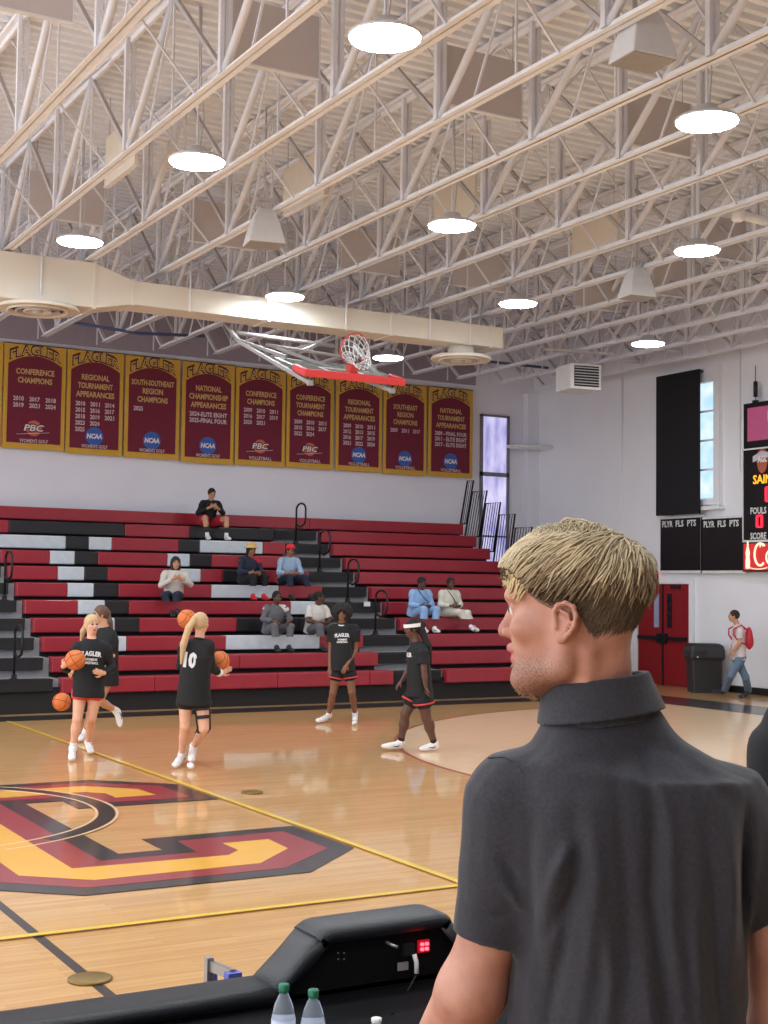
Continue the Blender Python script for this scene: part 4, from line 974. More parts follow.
def arange(a, b, h): return np.arange(a, b+h, h)
def nrm(v): v = np.array(v, float); return v/(np.linalg.norm(v)+1e-9)
def wob(F, amp, f, seed=0):
    """soft cloth creases"""
    X, Y, Z = np.meshgrid(*F.ax, indexing='ij'); r = np.random.default_rng(seed); n = np.zeros(F.d.shape, np.float32)
    for i in range(4):
        a = r.normal(size=3)*f*(0.7+0.5*i); p = r.uniform(0, 6.28)
        n += np.sin(X*a[0]+Y*a[1]+Z*a[2]*0.45+p+1.3*np.sin(Z*f*0.5+i))/(1+0.6*i)
    F.d += amp*n
def skin(name, col): return mat('skin_'+name, col, rough=0.55, var=0.05, scale=25)
EYEM = mat('eye_dark', (34, 24, 22), rough=0.2); LIPM = mat('lips', (150, 84, 80), rough=0.5)

def figure(t, J, o):
    """J: joints in the thing's own space; o: look"""
    s = o.get('s', 1.0); h = o.get('h', 0.011)
    g = lambda k: np.array(J[k], float)
    hd, nk, ch, pv = g('head'), g('neck'), g('chest'), g('pelvis')
    R = nrm(g('shR')-g('shL')); Uv = nrm(nk-pv); Fr = nrm(np.cross(Uv, R)); R = np.cross(Fr, Uv)   # R: from image-left to image-right shoulder; Fr front or back
    if o.get('front') is not None and Fr@np.array(o['front'], float) < 0: Fr = -Fr
    face = nrm(o['face']); hu = nrm(o.get('headup', (0, 0, 1))); hr = nrm(np.cross(face, hu)); hu = np.cross(hr, face)
    HM = np.array([hr, face, hu])
    allp = np.array([v for v in J.values()]); lo = allp.min(0)-0.22; hi = allp.max(0)+0.24; lo[2] = max(lo[2], -0.02)
    def grid(lo=lo, hi=hi, h=h): return Field(arange(lo[0], hi[0], h), arange(lo[1], hi[1], h), arange(lo[2], hi[2], h))
    B = grid(); fat = o.get('fat', 1.0)
    TM = np.array([R, Fr, Uv])
    HP = lambda a, b, c: hd+s*(a*hr+b*face+c*hu)
    # head
    B.ell(HP(0, -0.008, 0.022), s*np.array([.074, .094, .092]), HM, 0.01)
    B.ell(HP(0, 0.028, -0.045), s*np.array([.053, .058, .062]), HM, 0.03)
    B.ell(HP(0, 0.062, -0.082), s*np.array([.022, .018, .016]), HM, 0.02)
    B.cap(HP(0, 0.082, 0.012), HP(0, 0.104, -0.022), .008*s, .013*s, 0.012)
    for q in (-1, 1):
        B.ell(HP(q*.074, -0.004, -0.005), s*np.array([.010, .020, .032]), HM, 0.006)
        B.ell(HP(q*.042, 0.058, -0.018), s*np.array([.022, .022, .02]), HM, 0.02)
        B.ell(HP(q*.03, 0.092, 0.012), s*np.array([.016, .012, .011]), HM, 0.008, 'c')
    B.cap(HP(0, -0.01, -0.04), nk, .050*s*min(fat, 1.15), .056*s*min(fat, 1.15), 0.03)
    # trunk
    B.ell(ch+Uv*0.02*s, s*np.array([.150*fat, .105*fat, .165]), TM, 0.05)
    B.ell((ch+pv)/2-Uv*0.02, s*np.array([.118*fat, .092*fat, .14]), TM, 0.06)
    B.ell(pv, s*np.array([.155*fat, .112*fat, .115]), TM, 0.05)
    B.cap(nk-Uv*.06, g('shL')-R*-.02, .042*s, .044*s, 0.03); B.cap(nk-Uv*.06, g('shR')-R*.02, .042*s, .044*s, 0.03)
    for S in 'LR':
        a, b, c = g('sh'+S), g('el'+S), g('wr'+S); af = o.get('armfat', 1.0)
        B.cap(a, b, .050*s*af, .037*s*af, 0.03); B.cap(b, b*.6+c*.4, .038*s*af, .036*s*af, 0.02); B.cap(b*.6+c*.4, c, .036*s*af, .025*s, 0.02)
        # hand: palm, four fingers, thumb
        hdv = nrm(J.get('hd'+S, c+(c-b)*0.3)-c); up = np.array(J.get('pn'+S, Fr), float); sidev = nrm(np.cross(hdv, up)); up = nrm(np.cross(sidev, hdv))
        pc = c+hdv*.05*s
        B.ell(pc, s*np.array([.040, .018, .048]), np.array([sidev, up, hdv]), 0.015)
        curl = o.get('curl', 0.45)
        for i, (off, ln) in enumerate(((-.030, .060), (-.010, .072), (.010, .068), (.030, .052))):
            p0 = c+hdv*.088*s+sidev*off*s; d1 = nrm(hdv+up*curl*-0.6); d2 = nrm(hdv-up*curl*1.6)
            p1 = p0+d1*ln*.5*s; p2 = p1+d2*ln*.5*s
            B.cap(p0, p1, .0095*s, .009*s, 0.004); B.cap(p1, p2, .009*s, .008*s, 0.003)
        tb = c+hdv*.03*s-sidev*.036*s; t1 = tb+nrm(hdv-sidev*.9-up*.3)*.035*s; B.cap(tb, t1, .013*s, .011*s, 0.008); B.cap(t1, t1+nrm(hdv-up*.5)*.03*s, .011*s, .009*s, 0.004)
        a, b, c = g('hp'+S), g('kn'+S), g('an'+S); lf = o.get('legfat', 1.0)
        B.cap(a, b, .088*s*lf, .056*s*lf, 0.04); B.cap(b, b*.65+c*.35, .052*s*lf, .054*s*lf, 0.02)
        cb = b*.68+c*.32-nrm(J['to'+S]-c)*.014*s; B.ell(cb, s*np.array([.052*lf, .052*lf, .10]), None, 0.03) if abs(nrm(b-c)[2]) > .8 else None
        B.cap(b*.65+c*.35, c, .052*s*lf, .036*s, 0.02)
        to = g('to'+S); B.cap(c-np.array([0, 0, .02]), to*.7+c*.3-np.array([0, 0, .02]), .028*s, .018*s, 0.01)
    B.build('body', o['skin'], t, relax=1)
    # garments
    def sleeves(F, frac, r0=.066, r1=.058, k=.02):
        for S in 'LR':
            a, b, c = g('sh'+S), g('el'+S), g('wr'+S)
            if frac <= 1: F.cone(a+nrm(b-a)*.03, a+(b-a)*frac, r0*.96*s*o.get('armfat', 1), r1*s*o.get('armfat', 1), k)
            else:
                F.cap(a-UPW*.012, b, r0*.80*s*o.get('armfat', 1), .050*s*o.get('armfat', 1), k); F.cap(b, b+(c-b)*(frac-1.15), .050*s*o.get('armfat', 1), .044*s*o.get('armfat', 1), .02); F.cone(b-nrm(c-b)*.02, b+(c-b)*(frac-1), .052*s*o.get('armfat', 1), .036*s, .02)
            F.cap(a-UPW*.012, a+nrm(b-a)*.05, r0*.80*s, r0*.92*s, .03)
    def trunk(F, gr=0.02, hem=None, hemr=None):
        F.ell(ch+Uv*0.015*s, s*np.array([.150*fat+gr, .105*fat+gr, .165+gr*.6]), TM, 0.05)
        F.ell((ch+pv)/2, s*np.array([.128*fat+gr, .100*fat+gr, .17]), TM, 0.06)
        F.cap(nk-Uv*.050*s, g('shL')+R*.02, .056*s, .056*s, 0.05); F.cap(nk-Uv*.050*s, g('shR')-R*.02, .056*s, .056*s, 0.05)
        F.cap(nk-Uv*.075*s, nk-Uv*.028*s, .078*s, .058*s, 0.03)
        he = hem if hem is not None else pv-Uv*.06
        rr = hemr or (.160*fat+gr)
        F.cone(ch, he, (.138*fat+gr)*s, rr*s, 0.04, flat=(1, .74 if not hemr else .86), side=R)
    tp = o.get('top')
    if tp:
        F = grid(h=tp.get('h', h)); trunk(F, tp.get('gr', .02), tp.get('hem'), tp.get('hemr')); sleeves(F, tp.get('sleeve', .55), tp.get('r0', .066), tp.get('r1', .060))
        wob(F, tp.get('wob', .0022), 22, tp.get('seed', 1)); ob = F.build(tp.get('name', 'shirt'), tp['m'], t, relax=1)
        if tp.get('label'): ob['label'] = tp['label']
        cl = grid(h=.008) if False else None
        if tp.get('collar'):
            c0 = nk-Uv*.016+Fr*.004; mbq = MB(); ring = [c0+.066*s*(math.cos(q)*R+math.sin(q)*Fr*.95)+Uv*(-.018*math.sin(q)*1.1)*s for q in np.linspace(0, 2*math.pi, 25)[:-1]]
            mbq.tube(ring, .013*s, 8, closed=True).build('collar', tp['collar'], t)
    for key in ('vest', 'jacket'):
        if o.get(key):
            tp2 = o[key]; F = grid(); trunk(F, tp2.get('gr', .03), tp2.get('hem'), tp2.get('hemr')); sleeves(F, tp2.get('sleeve', 1.9), .074, .060); wob(F, .003, 20, 5); F.build(key, tp2['m'], t)
    bt = o.get('bottom')
    if bt:
        F = grid(); q = bt.get('len', .5); rr = bt.get('r', .1)
        F.ell(pv, s*np.array([.160*fat+.012, .118*fat+.012, .115]), TM, 0.04)
        F.cone(pv+Uv*.1*s, pv-Uv*.02*s, .135*fat*s, .16*fat*s, 0.03, flat=(1, .76), side=R)
        for S in 'LR':
            a, b, c = g('hp'+S), g('kn'+S), g('an'+S); lf = o.get('legfat', 1.0)
            if q <= 1:
                e = a+(b-a)*q; F.cap(a, a+(b-a)*q*.6, .098*s*lf, rr*s*lf, 0.03); F.cone(a, e, .098*s*lf, rr*s*lf, 0.02)
            else:
                F.cap(a, b, .096*s*lf, .070*s*lf, 0.03); F.cone(b-nrm(c-b)*.02, b+(c-b)*(q-1), .070*s*lf, bt.get('cuff', .060)*s*lf, .03)
        wob(F, bt.get('wob', .0025), 20, 9); ob = F.build(bt.get('name', 'shorts'), bt['m'], t)
        if bt.get('label'): ob['label'] = bt['label']
        if bt.get('trim'):
            for S in 'LR':
                a, b = g('hp'+S), g('kn'+S); e = a+(b-a)*q; w = nrm(b-a); u = nrm(np.cross(w, (0, 1, 0))); v = np.cross(w, u)
                rq = rr*s*o.get('legfat', 1.0)+.001
                MB().tube([e-w*.012+rq*(math.cos(z)*u+math.sin(z)*v) for z in np.linspace(0, 2*math.pi, 25)[:-1]], .012*s, 6, closed=True).build('hem_band', bt['trim'], t)
    # feet
    for S in 'LR':
        a, c, to = g('kn'+S), g('an'+S), g('to'+S)
        if o.get('sock'):
            d = nrm(a-c); F = Field(*[arange(min(c[i], (c+d*.2)[i])-.09, max(c[i], (c+d*.2)[i])+.09, .008) for i in range(3)])
            F.cone(c-d*.055, c+d*o.get('sockh', .09)*s, .040*s, .044*s, .004); F.build('sock', o['sock'], t)
        f = nrm(to-c); fh = f-np.array([0, 0, 1])*f[2]*0; heel = c-nrm(a-c)*.055*s-f*.035*s
        toe = to; dirn = nrm(toe-heel); upv = nrm(nrm(a-c)-dirn*(nrm(a-c)@dirn)); sdv = np.cross(dirn, upv); L = np.linalg.norm(toe-heel)
        P0 = heel; SM = np.array([sdv, dirn, upv])
        lo2 = np.minimum(np.minimum(heel, toe), c)-.09; hi2 = np.maximum(np.maximum(heel, toe), c)+.09
        F = Field(*[arange(lo2[i], hi2[i], .008) for i in range(3)])
        F.cap(P0+dirn*.03*s+upv*.012*s, P0+dirn*(L*.62)+upv*.012*s, .036*s, .042*s, .02); F.ell(P0+dirn*(L-.065*s)+upv*.012*s, s*np.array([.045, .072, .032]), SM, .02)
        F.cap(P0+dirn*.040*s+upv*.02*s, c+upv*.018*s, .042*s, .048*s, .02); F.cap(c, P0+dirn*(L*.6)+upv*.014*s, .044*s, .036*s, .02)
        F.put(lo2, hi2, lambda P: ((P-heel)@upv)+.020*s, 0.002, 'c')
        sh = F.build('shoe', o['shoe'], t)
        for q in (-1, 1):
            pb = P0+sdv*q*.044*s; MB().tube([pb+dirn*.05*s+upv*.045*s, pb+dirn*.09*s+upv*.02*s-sdv*q*-.002*s, pb+dirn*.15*s+upv*.028*s+sdv*q*.002*s], [.003*s, .008*s, .004*s], 6).build('side_stripe', o.get('stripe', SHSTR), sh)
        F = Field(*[arange(lo2[i], hi2[i], .008) for i in range(3)])
        F.cap(P0+dirn*.03*s-upv*.018*s, P0+dirn*(L*.62)-upv*.018*s, .038*s, .044*s, .02); F.ell(P0+dirn*(L-.065*s)-upv*.018*s, s*np.array([.048, .076, .040]), SM, .02)
        F.put(lo2, hi2, lambda P: -((P-heel)@upv)-.034*s, 0.002, 'c'); F.put(lo2, hi2, lambda P: ((P-heel)@upv)+.012*s, 0.002, 'c')
        F.build('sole', o.get('sole', o['shoe']), sh)
    # face
    for q in (-1, 1):
        MB().lathe([(.001, .0), (.012*s, .004), (.013*s, .006), (.001, .008)], n=12).build('eye', EYEM, t) if False else None
        mbe = MB(); c_ = HP(q*.029, .083, .012)
        bm = bmesh.new(); bmesh.ops.create_uvsphere(bm, u_segments=10, v_segments=6, radius=.011*s); me = bpy.data.meshes.new('eye'); bm.to_mesh(me); bm.free(); me.materials.append(EYEM)
        eo = bpy.data.objects.new('eye', me); C.objects.link(eo); eo.parent = t; eo.location = tuple(c_); eo.scale = (1.2, .8, .7)
    MB().tube([HP(-.020, .083, -.056), HP(0, .092, -.057), HP(.020, .083, -.056)], [.003*s, .007*s, .003*s], 8).build('mouth', o.get('lip', LIPM), t)
    MB().tube([HP(-.045, .076, .030), HP(-.03, .088, .035), HP(-.014, .088, .031)], .004*s, 6).build('eyebrow', o['hairm'], t); MB().tube([HP(.045, .076, .030), HP(.03, .088, .035), HP(.014, .088, .031)], .004*s, 6).build('eyebrow', o['hairm'], t)
    # hair
    st = o.get('hair', 'short'); lo3, hi3 = hd-.34, hd+.26
    F = Field(*[arange(lo3[i], hi3[i], .009) for i in range(3)])
    def wisps(amp, f):
        X, Y, Z = np.meshgrid(*F.ax, indexing='ij'); F.d += (amp*(np.sin(X*f+3*np.sin(Z*f*.21))*np.sin(Y*f*1.1+1)+.6*np.sin((X+Y)*f*1.9))).astype(np.float32)
    def capf(th, fy=-.022, uz=.03):
        F.ell(HP(0, fy, uz), s*np.array([.074+th, .092+th, .092+th]), HM, .0)
        F.put(lo3, hi3, lambda P: -(((P-HP(0, .060, .055))@nrm(face*-1.0+hu*1.0))), .01, 'c') if False else None
        F.ell(HP(0, .105, -.035), s*np.array([.085, .085, .092]), HM, .006, 'c')
        F.ell(HP(0, .03, -.12), s*np.array([.10, .09, .10]), HM, .006, 'c') if st in ('short', 'crop') else None
    if st in ('short', 'crop'): capf(.009 if st == 'crop' else .016); wisps(.0012, 260)
    elif st == 'afro':
        F.ell(HP(0, -.02, .03), s*np.array([.165, .14, .15]), HM, 0); F.ell(HP(0, .155, -.030), s*np.array([.072, .14, .09]), HM, .02, 'c'); wisps(.006, 95)
    elif st == 'bob':
        capf(.018); F.ell(HP(0, -.04, -.05), s*np.array([.10, .075, .13]), HM, .03); F.ell(HP(0, .10, -.04), s*np.array([.066, .09, .09]), HM, .01, 'c'); wisps(.002, 200)
    elif st in ('pony', 'bun'):
        capf(.012, -.015, .03); tie = HP(*o.get('tie', (0, -.11, .05)))
        F.cap(tie, tie-face*.01, .034*s, .034*s, .02)
        if st == 'bun': F.ell(tie-face*.03, (.05*s,)*3, None, .01)
        pts = [tie]+[np.array(p, float) for p in o.get('tail', [])]
        rs = np.linspace(.03, .016, len(pts)) if len(pts) < 3 else [.030]+[.034]*(len(pts)-2)+[.012]
        lo3b = np.min(pts+[lo3], 0)-.06; hi3b = np.max(pts+[hi3], 0)+.06
        if np.any(lo3b < lo3) or np.any(hi3b > hi3):
            F2 = Field(*[arange(lo3b[i], hi3b[i], .009) for i in range(3)]); F_old = F; F = F2
            capf(.012, -.015, .03); F.cap(tie, tie-face*.01, .034*s, .034*s, .02)
            if st == 'bun': F.ell(tie-face*.03, (.05*s,)*3, None, .01)
        for i in range(len(pts)-1): F.cap(pts[i], pts[i+1], rs[i]*s*o.get('tailw', 1), rs[i+1]*s*o.get('tailw', 1), .015)
        wisps(.0022, 210)
    elif st == 'long':
        capf(.016); F.cap(HP(-.06, -.03, 0), HP(-.08, .0, -.2), .035*s, .03*s, .03); F.cap(HP(.06, -.03, 0), HP(.08, .0, -.2), .035*s, .03*s, .03); F.cap(HP(0, -.07, 0), HP(0, -.08, -.2), .06*s, .05*s, .03); wisps(.002, 200)
    F.build('hair', o['hairm'], t)
    return HP, (hr, face, hu), (R, Fr, Uv)

def band_ring(name, c, ax, r1, r2, th, m, t, u0=None, thick=.006):
    """a flat strap around something: centre c, axis ax"""
    ax = nrm(ax); u = nrm(np.cross(ax, (0, 1, 0.01)) if u0 is None else np.array(u0)-ax*(np.array(u0)@ax)); v = np.cross(ax, u)
    mb = MB(); n = 28; V = []
    for (dr, dz) in ((0, -th/2), (thick, -th/2), (thick, th/2), (0, th/2)):
        for j in range(n):
            a = 2*math.pi*j/n; V.append(np.array(c)+(r1+dr)*math.cos(a)*u+(r2+dr)*math.sin(a)*v+ax*dz)
    F_ = [(k*n+j, k*n+(j+1) % n, ((k+1) % 4)*n+(j+1) % n, ((k+1) % 4)*n+j) for k in range(4) for j in range(n)]
    return mb.add(V, F_, 0, True).build(name, m, t, smooth=False)
def chest_text(t, rows_, TR, ch, y_off, m):
    """printed words on a shirt; rows_: (text, up, height, width)"""
    R_, Fr_, Uv_ = TR; mb = MB()
    for (s_, up_, hh_, ww_) in rows_:
        put_text(mb, s_, lambda u, v, w: np.array(ch)+R_*u+Uv_*(up_+v)+Fr_*(y_off-abs(u)**2*2.2+w), 0, 0, hh_, w=ww_, off=0.0, bold=0.05, arch=0.012 if s_ == rows_[0][0] else 0)
    return mb.build('shirt_print', m, t)

# ---- skins, cloth
SK_W = skin('fair', (222, 168, 142)); SK_T = skin('tan', (196, 144, 112)); SK_M = skin('mid_brown', (150, 104, 80)); SK_D = skin('dark_brown', (92, 60, 48)); SK_B = skin('brown', (128, 86, 66))
JERS = mat('jersey_black', (15, 15, 19), rough=0.8, var=.1); JW = mat('print_white', (222, 222, 226), rough=.7); TRIMR = mat('trim_red', (206, 60, 62), rough=.7)
SHSTR = mat('shoe_stripe', (60, 58, 62), rough=.6); SHW = mat('shoe_white', (232, 230, 230), rough=.5); SOCKW = mat('sock_white', (236, 234, 234), rough=.85); SOCKB = mat('sock_black', (24, 24, 26), rough=.85)
H_BL = mat('hair_blonde', (196, 164, 124), rough=.6, var=.2, scale=40, stretch=(8, 8, 1)); H_BR = mat('hair_brown', (96, 68, 52), rough=.6, var=.2, scale=40, stretch=(8, 8, 1)); H_BK = mat('hair_black', (24, 19, 19), rough=.8, var=.4, scale=60, bump=1.0, bscale=90)
H_DK = mat('hair_dark_brown', (52, 38, 34), rough=.8, var=.25, scale=60)
def floor_frame(px, py, z=0.0):
    p = at_z(px, py, z); dv = p-CAMP; az = math.atan2(dv[0], dv[1])
    return p, -az, FPX/fwd_of(p)
def place(px, py, name='person', label='', z=0.0, group=None):
    p, rz, ppm = floor_frame(px, py, z)
    t = thing('person', label, 'person', p, rz, group)
    def Q(x, y, d=0.0, zadd=0.0): return np.array([(x-px)/ppm*(1+d/ (FPX/ppm)), d, (py-y)/ppm*(1+d/(FPX/ppm))-(0.0)+d*0.0+zadd])
    # moving away raises the ground point on screen: keep joints on their sight line
    def Qd(x, y, d=0.0):
        D = FPX/ppm; k = (D+d)/D
        eye = CAM_H-z
        zz = eye-(eye-(py-y)/ppm)*k
        return np.array([(x-px)/ppm*k, d, zz])
    def back(pw): # world point -> thing space
        return np.array((Matrix.Rotation(-rz, 3, 'Z') @ (Vector(pw)-Vector(p)))[:])
    def out(pl): return np.array((Matrix.Rotation(rz, 3, 'Z') @ Vector(pl))[:])+p
    return t, Qd, ppm, out
UPZ = np.array([0, 0, 1.0])
def stand(px, py, label, group='players warming up on the court'):
    t, Q, ppm, out = place(px, py, label=label, group=group)
    def G(x, y, z=0.0):
        w = at_z(x, y, 0); rz = t.rotation_euler[2]
        l = np.array((Matrix.Rotation(-rz, 3, 'Z') @ (Vector(w)-Vector(t.location)))[:]); return l+UPZ*z
    return t, Q, G, ppm, out
PLAY = dict(shoe=SHW, sock=SOCKW, curl=.5)
JT = lambda sleeve, hem, **k: dict(m=JERS, gr=.028, hem=hem, hemr=.198, sleeve=sleeve, r0=.078, r1=.080, name='jersey', **k)

# player in front on the left, ball on her hip
t, Q, G, ppm, out = stand(80, 757, 'blonde player in black long-sleeved shirt holding an orange ball at her side')
J = dict(head=Q(88.5, 625.5), neck=Q(88.5, 640), chest=Q(88, 656), pelvis=Q(86, 688), shL=Q(75, 647), shR=Q(102.5, 647), elL=Q(65, 669, .08), wrL=Q(61, 667, -.14), hdL=Q(68, 661, -.24),
         elR=Q(109, 669, .02), wrR=Q(101, 674, -.14), hdR=Q(94, 672, -.22), hpL=Q(79, 691), hpR=Q(94, 691), knL=Q(76.5, 719, -.06), knR=Q(90.5, 718, .02),
         anL=G(72.5, 757, .09), anR=G(88, 750.5, .09), toL=G(71.5, 762.5, .03), toR=G(91, 755.5, .03))
HP, HA, TR = figure(t, J, dict(PLAY, s=1.0, skin=SK_W, hairm=H_BL, face=(.38, -.92, 0), front=(0, -1, 0), hair='pony', tie=(0, -.10, .06), tail=[Q(80, 632, .12), Q(78, 642, .13)],
    top=JT(1.85, Q(86, 697.5), collar=JW), bottom=dict(m=TRIMR, len=.27, r=.098, label='red shorts')))
chest_text(t, [('FLAGLER', -.005, .052, .25), ('WOMENS', -.05, .026, .16), ('BASKETBALL', -.09, .026, .19)], TR, J['chest'], .160, JW)
ball(out(Q(73, 660.5, -.33)), 'basketball held by the front blonde player', (.5, .9, .1))
# player running behind her
t, Q, G, ppm, out = stand(86, 743, 'player with ponytail in black shirt running behind the blonde one on the left')
J = dict(head=Q(97, 615), neck=Q(102, 628), chest=Q(103, 642), pelvis=Q(103, 671), shL=Q(94, 634, .1), shR=Q(109, 636, -.05), elL=Q(84, 652, .15), wrL=Q(73, 668, .1), hdL=Q(68, 676, .1),
         elR=Q(110, 656, -.1), wrR=Q(100, 668, -.2), hdR=Q(94, 672, -.2), hpL=Q(98, 676, .05), hpR=Q(107, 676, -.05), knL=Q(92, 704, .05), knR=Q(98, 701, -.12),
         anL=G(85, 740, .09), anR=Q(115, 711, .12), toL=G(79, 743, .03), toR=Q(120, 727, .1))
HP, HA, TR = figure(t, J, dict(PLAY, s=.97, skin=SK_T, hairm=H_BR, face=(-.95, -.3, 0), front=(-1, -.2, 0), hair='pony', tie=(0, -.10, .03), tail=[Q(107, 622, .0), Q(110, 634, .02)],
    top=JT(.7, Q(103, 686)), bottom=dict(m=JERS, len=.3, r=.1)))
ball(out(Q(61.5, 702, .05)), 'basketball dribbled low behind the front blonde player', (.2, .3, 1.0))
# blonde player seen from behind with knee brace
t, Q, G, ppm, out = stand(187, 768, 'blonde player seen from behind in black shirt number 10 with a knee brace')
J = dict(head=Q(198, 624), neck=Q(197, 639), chest=Q(194.5, 658), pelvis=Q(192, 692), shL=Q(182, 645), shR=Q(206, 645, -.02), elL=Q(179, 666, .12), wrL=Q(184, 672, .32), hdL=Q(192, 670, .38),
         elR=Q(209, 668, .04), wrR=Q(218, 673.5, .20), hdR=Q(225, 670, .24), hpL=Q(184.5, 697), hpR=Q(200, 697), knL=Q(184, 727, .0), knR=Q(203, 729, -.04),
         anL=G(181.5, 764, .09), anR=G(193, 761, .16), toL=G(174.5, 769.5, .03), toR=G(190, 771, .03))
HP, HA, TR = figure(t, J, dict(PLAY, s=.99, skin=SK_W, hairm=H_BL, face=(.55, .8, 0), front=(0, 1, 0), hair='pony', tie=(-.01, -.105, .06), tail=[Q(186, 628, -.13), Q(181, 645, -.15), Q(179, 664, -.14)], tailw=1.15,
    top=JT(1.75, Q(191.5, 706), collar=JERS), bottom=dict(m=JERS, len=.3, r=.108)))
TRb = (TR[0], -TR[1]*1.0, TR[2])
mb = MB(); put_text(mb, '10', lambda u, v, w: J['chest']+TR[0]*(u-.06)+TR[2]*(v-.10)-TR[1]*(.150-abs(u)**2*1.5+w), 0, 0, .15, w=.15, off=0, bold=.06); mb.build('shirt_print', JW, t)
kn, hp, an = J['knR'], J['hpR'], J['anR']; ax = nrm(hp-kn)
BRC = mat('brace_black', (30, 30, 34), rough=.6)
for q, rr in ((.62, .079), (.36, .071)): band_ring('brace_strap', kn+(hp-kn)*q, ax, rr, rr, .04, BRC, t)
band_ring('brace_strap', kn+(an-kn)*.10, ax, .060, .060, .055, BRC, t); band_ring('brace_strap', kn+(an-kn)*.22, ax, .060, .060, .03, SHW, t)
for dx in (-1, 1): MB().tube([kn+(hp-kn)*.62+np.array([dx*.083, 0, 0]), kn+np.array([dx*.07, 0, 0]), kn+(an-kn)*.24+np.array([dx*.064, 0, 0])], .010, 6).build('brace_bar', BRC, t)
band_ring('wrist_sleeve', J['wrR']*.6+J['elR']*.4, nrm(J['wrR']-J['elR']), .040, .040, .16, SOCKW, t)
ball(out(Q(217.5, 661.5, .28)), 'basketball carried by the blonde player seen from behind', (1.0, .3, .4))
ball(out(Q(184, 619.5, 2.2)), 'basketball in the air behind the head of the blonde number 10 player', (.1, .8, .4), r=.125)
# afro player
t, Q, G, ppm, out = stand(340, 724, 'player with big dark afro in black shirt and shorts facing the camera')
J = dict(head=Q(340.5, 614), neck=Q(340.5, 623.5), chest=Q(341, 638), pelvis=Q(342, 665), shL=Q(331, 628), shR=Q(354, 628), elL=Q(329.5, 651, .03), wrL=Q(329, 668, -.05), hdL=Q(329.5, 676, -.08),
         elR=Q(354.5, 650, .03), wrR=Q(346, 665, -.16), hdR=Q(342, 673, -.18), hpL=Q(336.5, 670), hpR=Q(348, 670), knL=Q(332.5, 693), knR=Q(351.5, 692),
         anL=G(328.5, 722, .09), anR=G(355, 720, .09), toL=G(316.5, 724, .035), toR=G(354.5, 726, .03))
HP, HA, TR = figure(t, J, dict(PLAY, s=.97, skin=SK_B, hairm=H_BK, face=(-.1, -1, -.05), front=(0, -1, 0), hair='afro',
    top=JT(.62, Q(342, 671), collar=JW), bottom=dict(m=JERS, len=.38, r=.115, trim=TRIMR)))
chest_text(t, [('SAINTS', .01, .05, .22), ('BASKETBALL', -.04, .026, .17)] if False else [('FLAGLER', .01, .05, .22), ('WOMENS', -.035, .024, .14), ('BASKETBALL', -.07, .024, .16)], TR, J['chest'], .145, JW)
# player with white headband striding left
t, Q, G, ppm, out = stand(412, 752, 'player with white headband and long ponytail striding left in black shirt')
J = dict(head=Q(411, 629.5), neck=Q(415, 643), chest=Q(417.5, 657), pelvis=Q(418.5, 690), shL=Q(413, 648, .14), shR=Q(421, 649, -.16), elL=Q(409, 668, .16), wrL=Q(401, 681, .14), hdL=Q(397, 686, .14),
         elR=Q(423, 670, -.2), wrR=Q(425, 687, -.22), hdR=Q(427, 695, -.2), hpL=Q(415, 694, .08), hpR=Q(422, 694, -.08), knL=Q(405, 714, .06), knR=Q(426, 718, -.06),
         anL=G(400.5, 750.5, .09), anR=G(434.5, 751.5, .09), toL=G(381.5, 751, .05), toR=G(420, 752, .03))
HP, HA, TR = figure(t, J, dict(PLAY, s=.98, skin=SK_D, hairm=H_BK, face=(-.96, -.22, -.12), front=(-1, 0, 0), hair='bun', tie=(0, -.105, .045), tail=[Q(421, 632, 0), Q(427, 646, -.03), Q(430, 664, -.03)], tailw=1.35, sock=SOCKB, legfat=1.12,
    top=JT(.72, Q(419, 697)), bottom=dict(m=JERS, len=.42, r=.118, trim=TRIMR, label='black shorts')))
band_ring('headband', HP(0, -.004, .048), HA[2], .092, .106, .045, SHW, t, u0=HA[0], thick=.006)
mb = MB(); put_text(mb, 'FLAGLER', lambda u, v, w: J['chest']+TR[0]*u+TR[2]*(v+.01)+TR[1]*(.142-abs(u)**2*2+w), 0, 0, .05, w=.2, off=0, bold=.06); mb.build('shirt_print', JW, t)

# man walking along the right wall
t, Q, G, ppm, out = stand(727, 698, 'man in pale t-shirt and blue jeans with a red backpack walking along the right wall', None)
DEN = mat('denim', (96, 118, 142), rough=.85, var=.12); TSH = mat('tee_pale', (214, 200, 200), rough=.85)
J = dict(head=Q(733.5, 616.5), neck=Q(737, 625), chest=Q(738.5, 635), pelvis=Q(739, 657), shL=Q(735, 629, .14), shR=Q(740, 629, -.16), elL=Q(734, 642, .2), wrL=Q(731, 651, .14), hdL=Q(729, 655, .12),
         elR=Q(739, 643, -.22), wrR=Q(733, 651, -.2), hdR=Q(731, 655, -.17), hpL=Q(737, 660, .08), hpR=Q(740, 660, -.08), knL=Q(745, 677, .06), knR=Q(731, 675, -.08),
         anL=G(748.5, 697, .09), anR=G(724, 696, .09), toL=G(740, 699, .03), toR=G(712.5, 694.5, .06))
figure(t, J, dict(s=.98, skin=SK_T, hairm=H_DK, face=(-1, -.1, -.05), front=(-1, 0, 0), hair='crop', top=dict(m=TSH, gr=.02, sleeve=.7, hem=Q(739, 660), name='t_shirt'),
    bottom=dict(m=DEN, len=1.88, name='jeans', cuff=.075), shoe=mat('shoe_dark', (44, 46, 56), rough=.6), sole=SHW))
F = Field(*[arange(a, b, .012) for a, b in ((-.1, .9), (-.5, .5), (.7, 1.6))]); c = J['chest']+np.array([.19, 0, -.06]); F.ell(c, (.075, .15, .22), None, .02); F.ell(c+np.array([.03, 0, -.06]), (.06, .12, .13), None, .02)
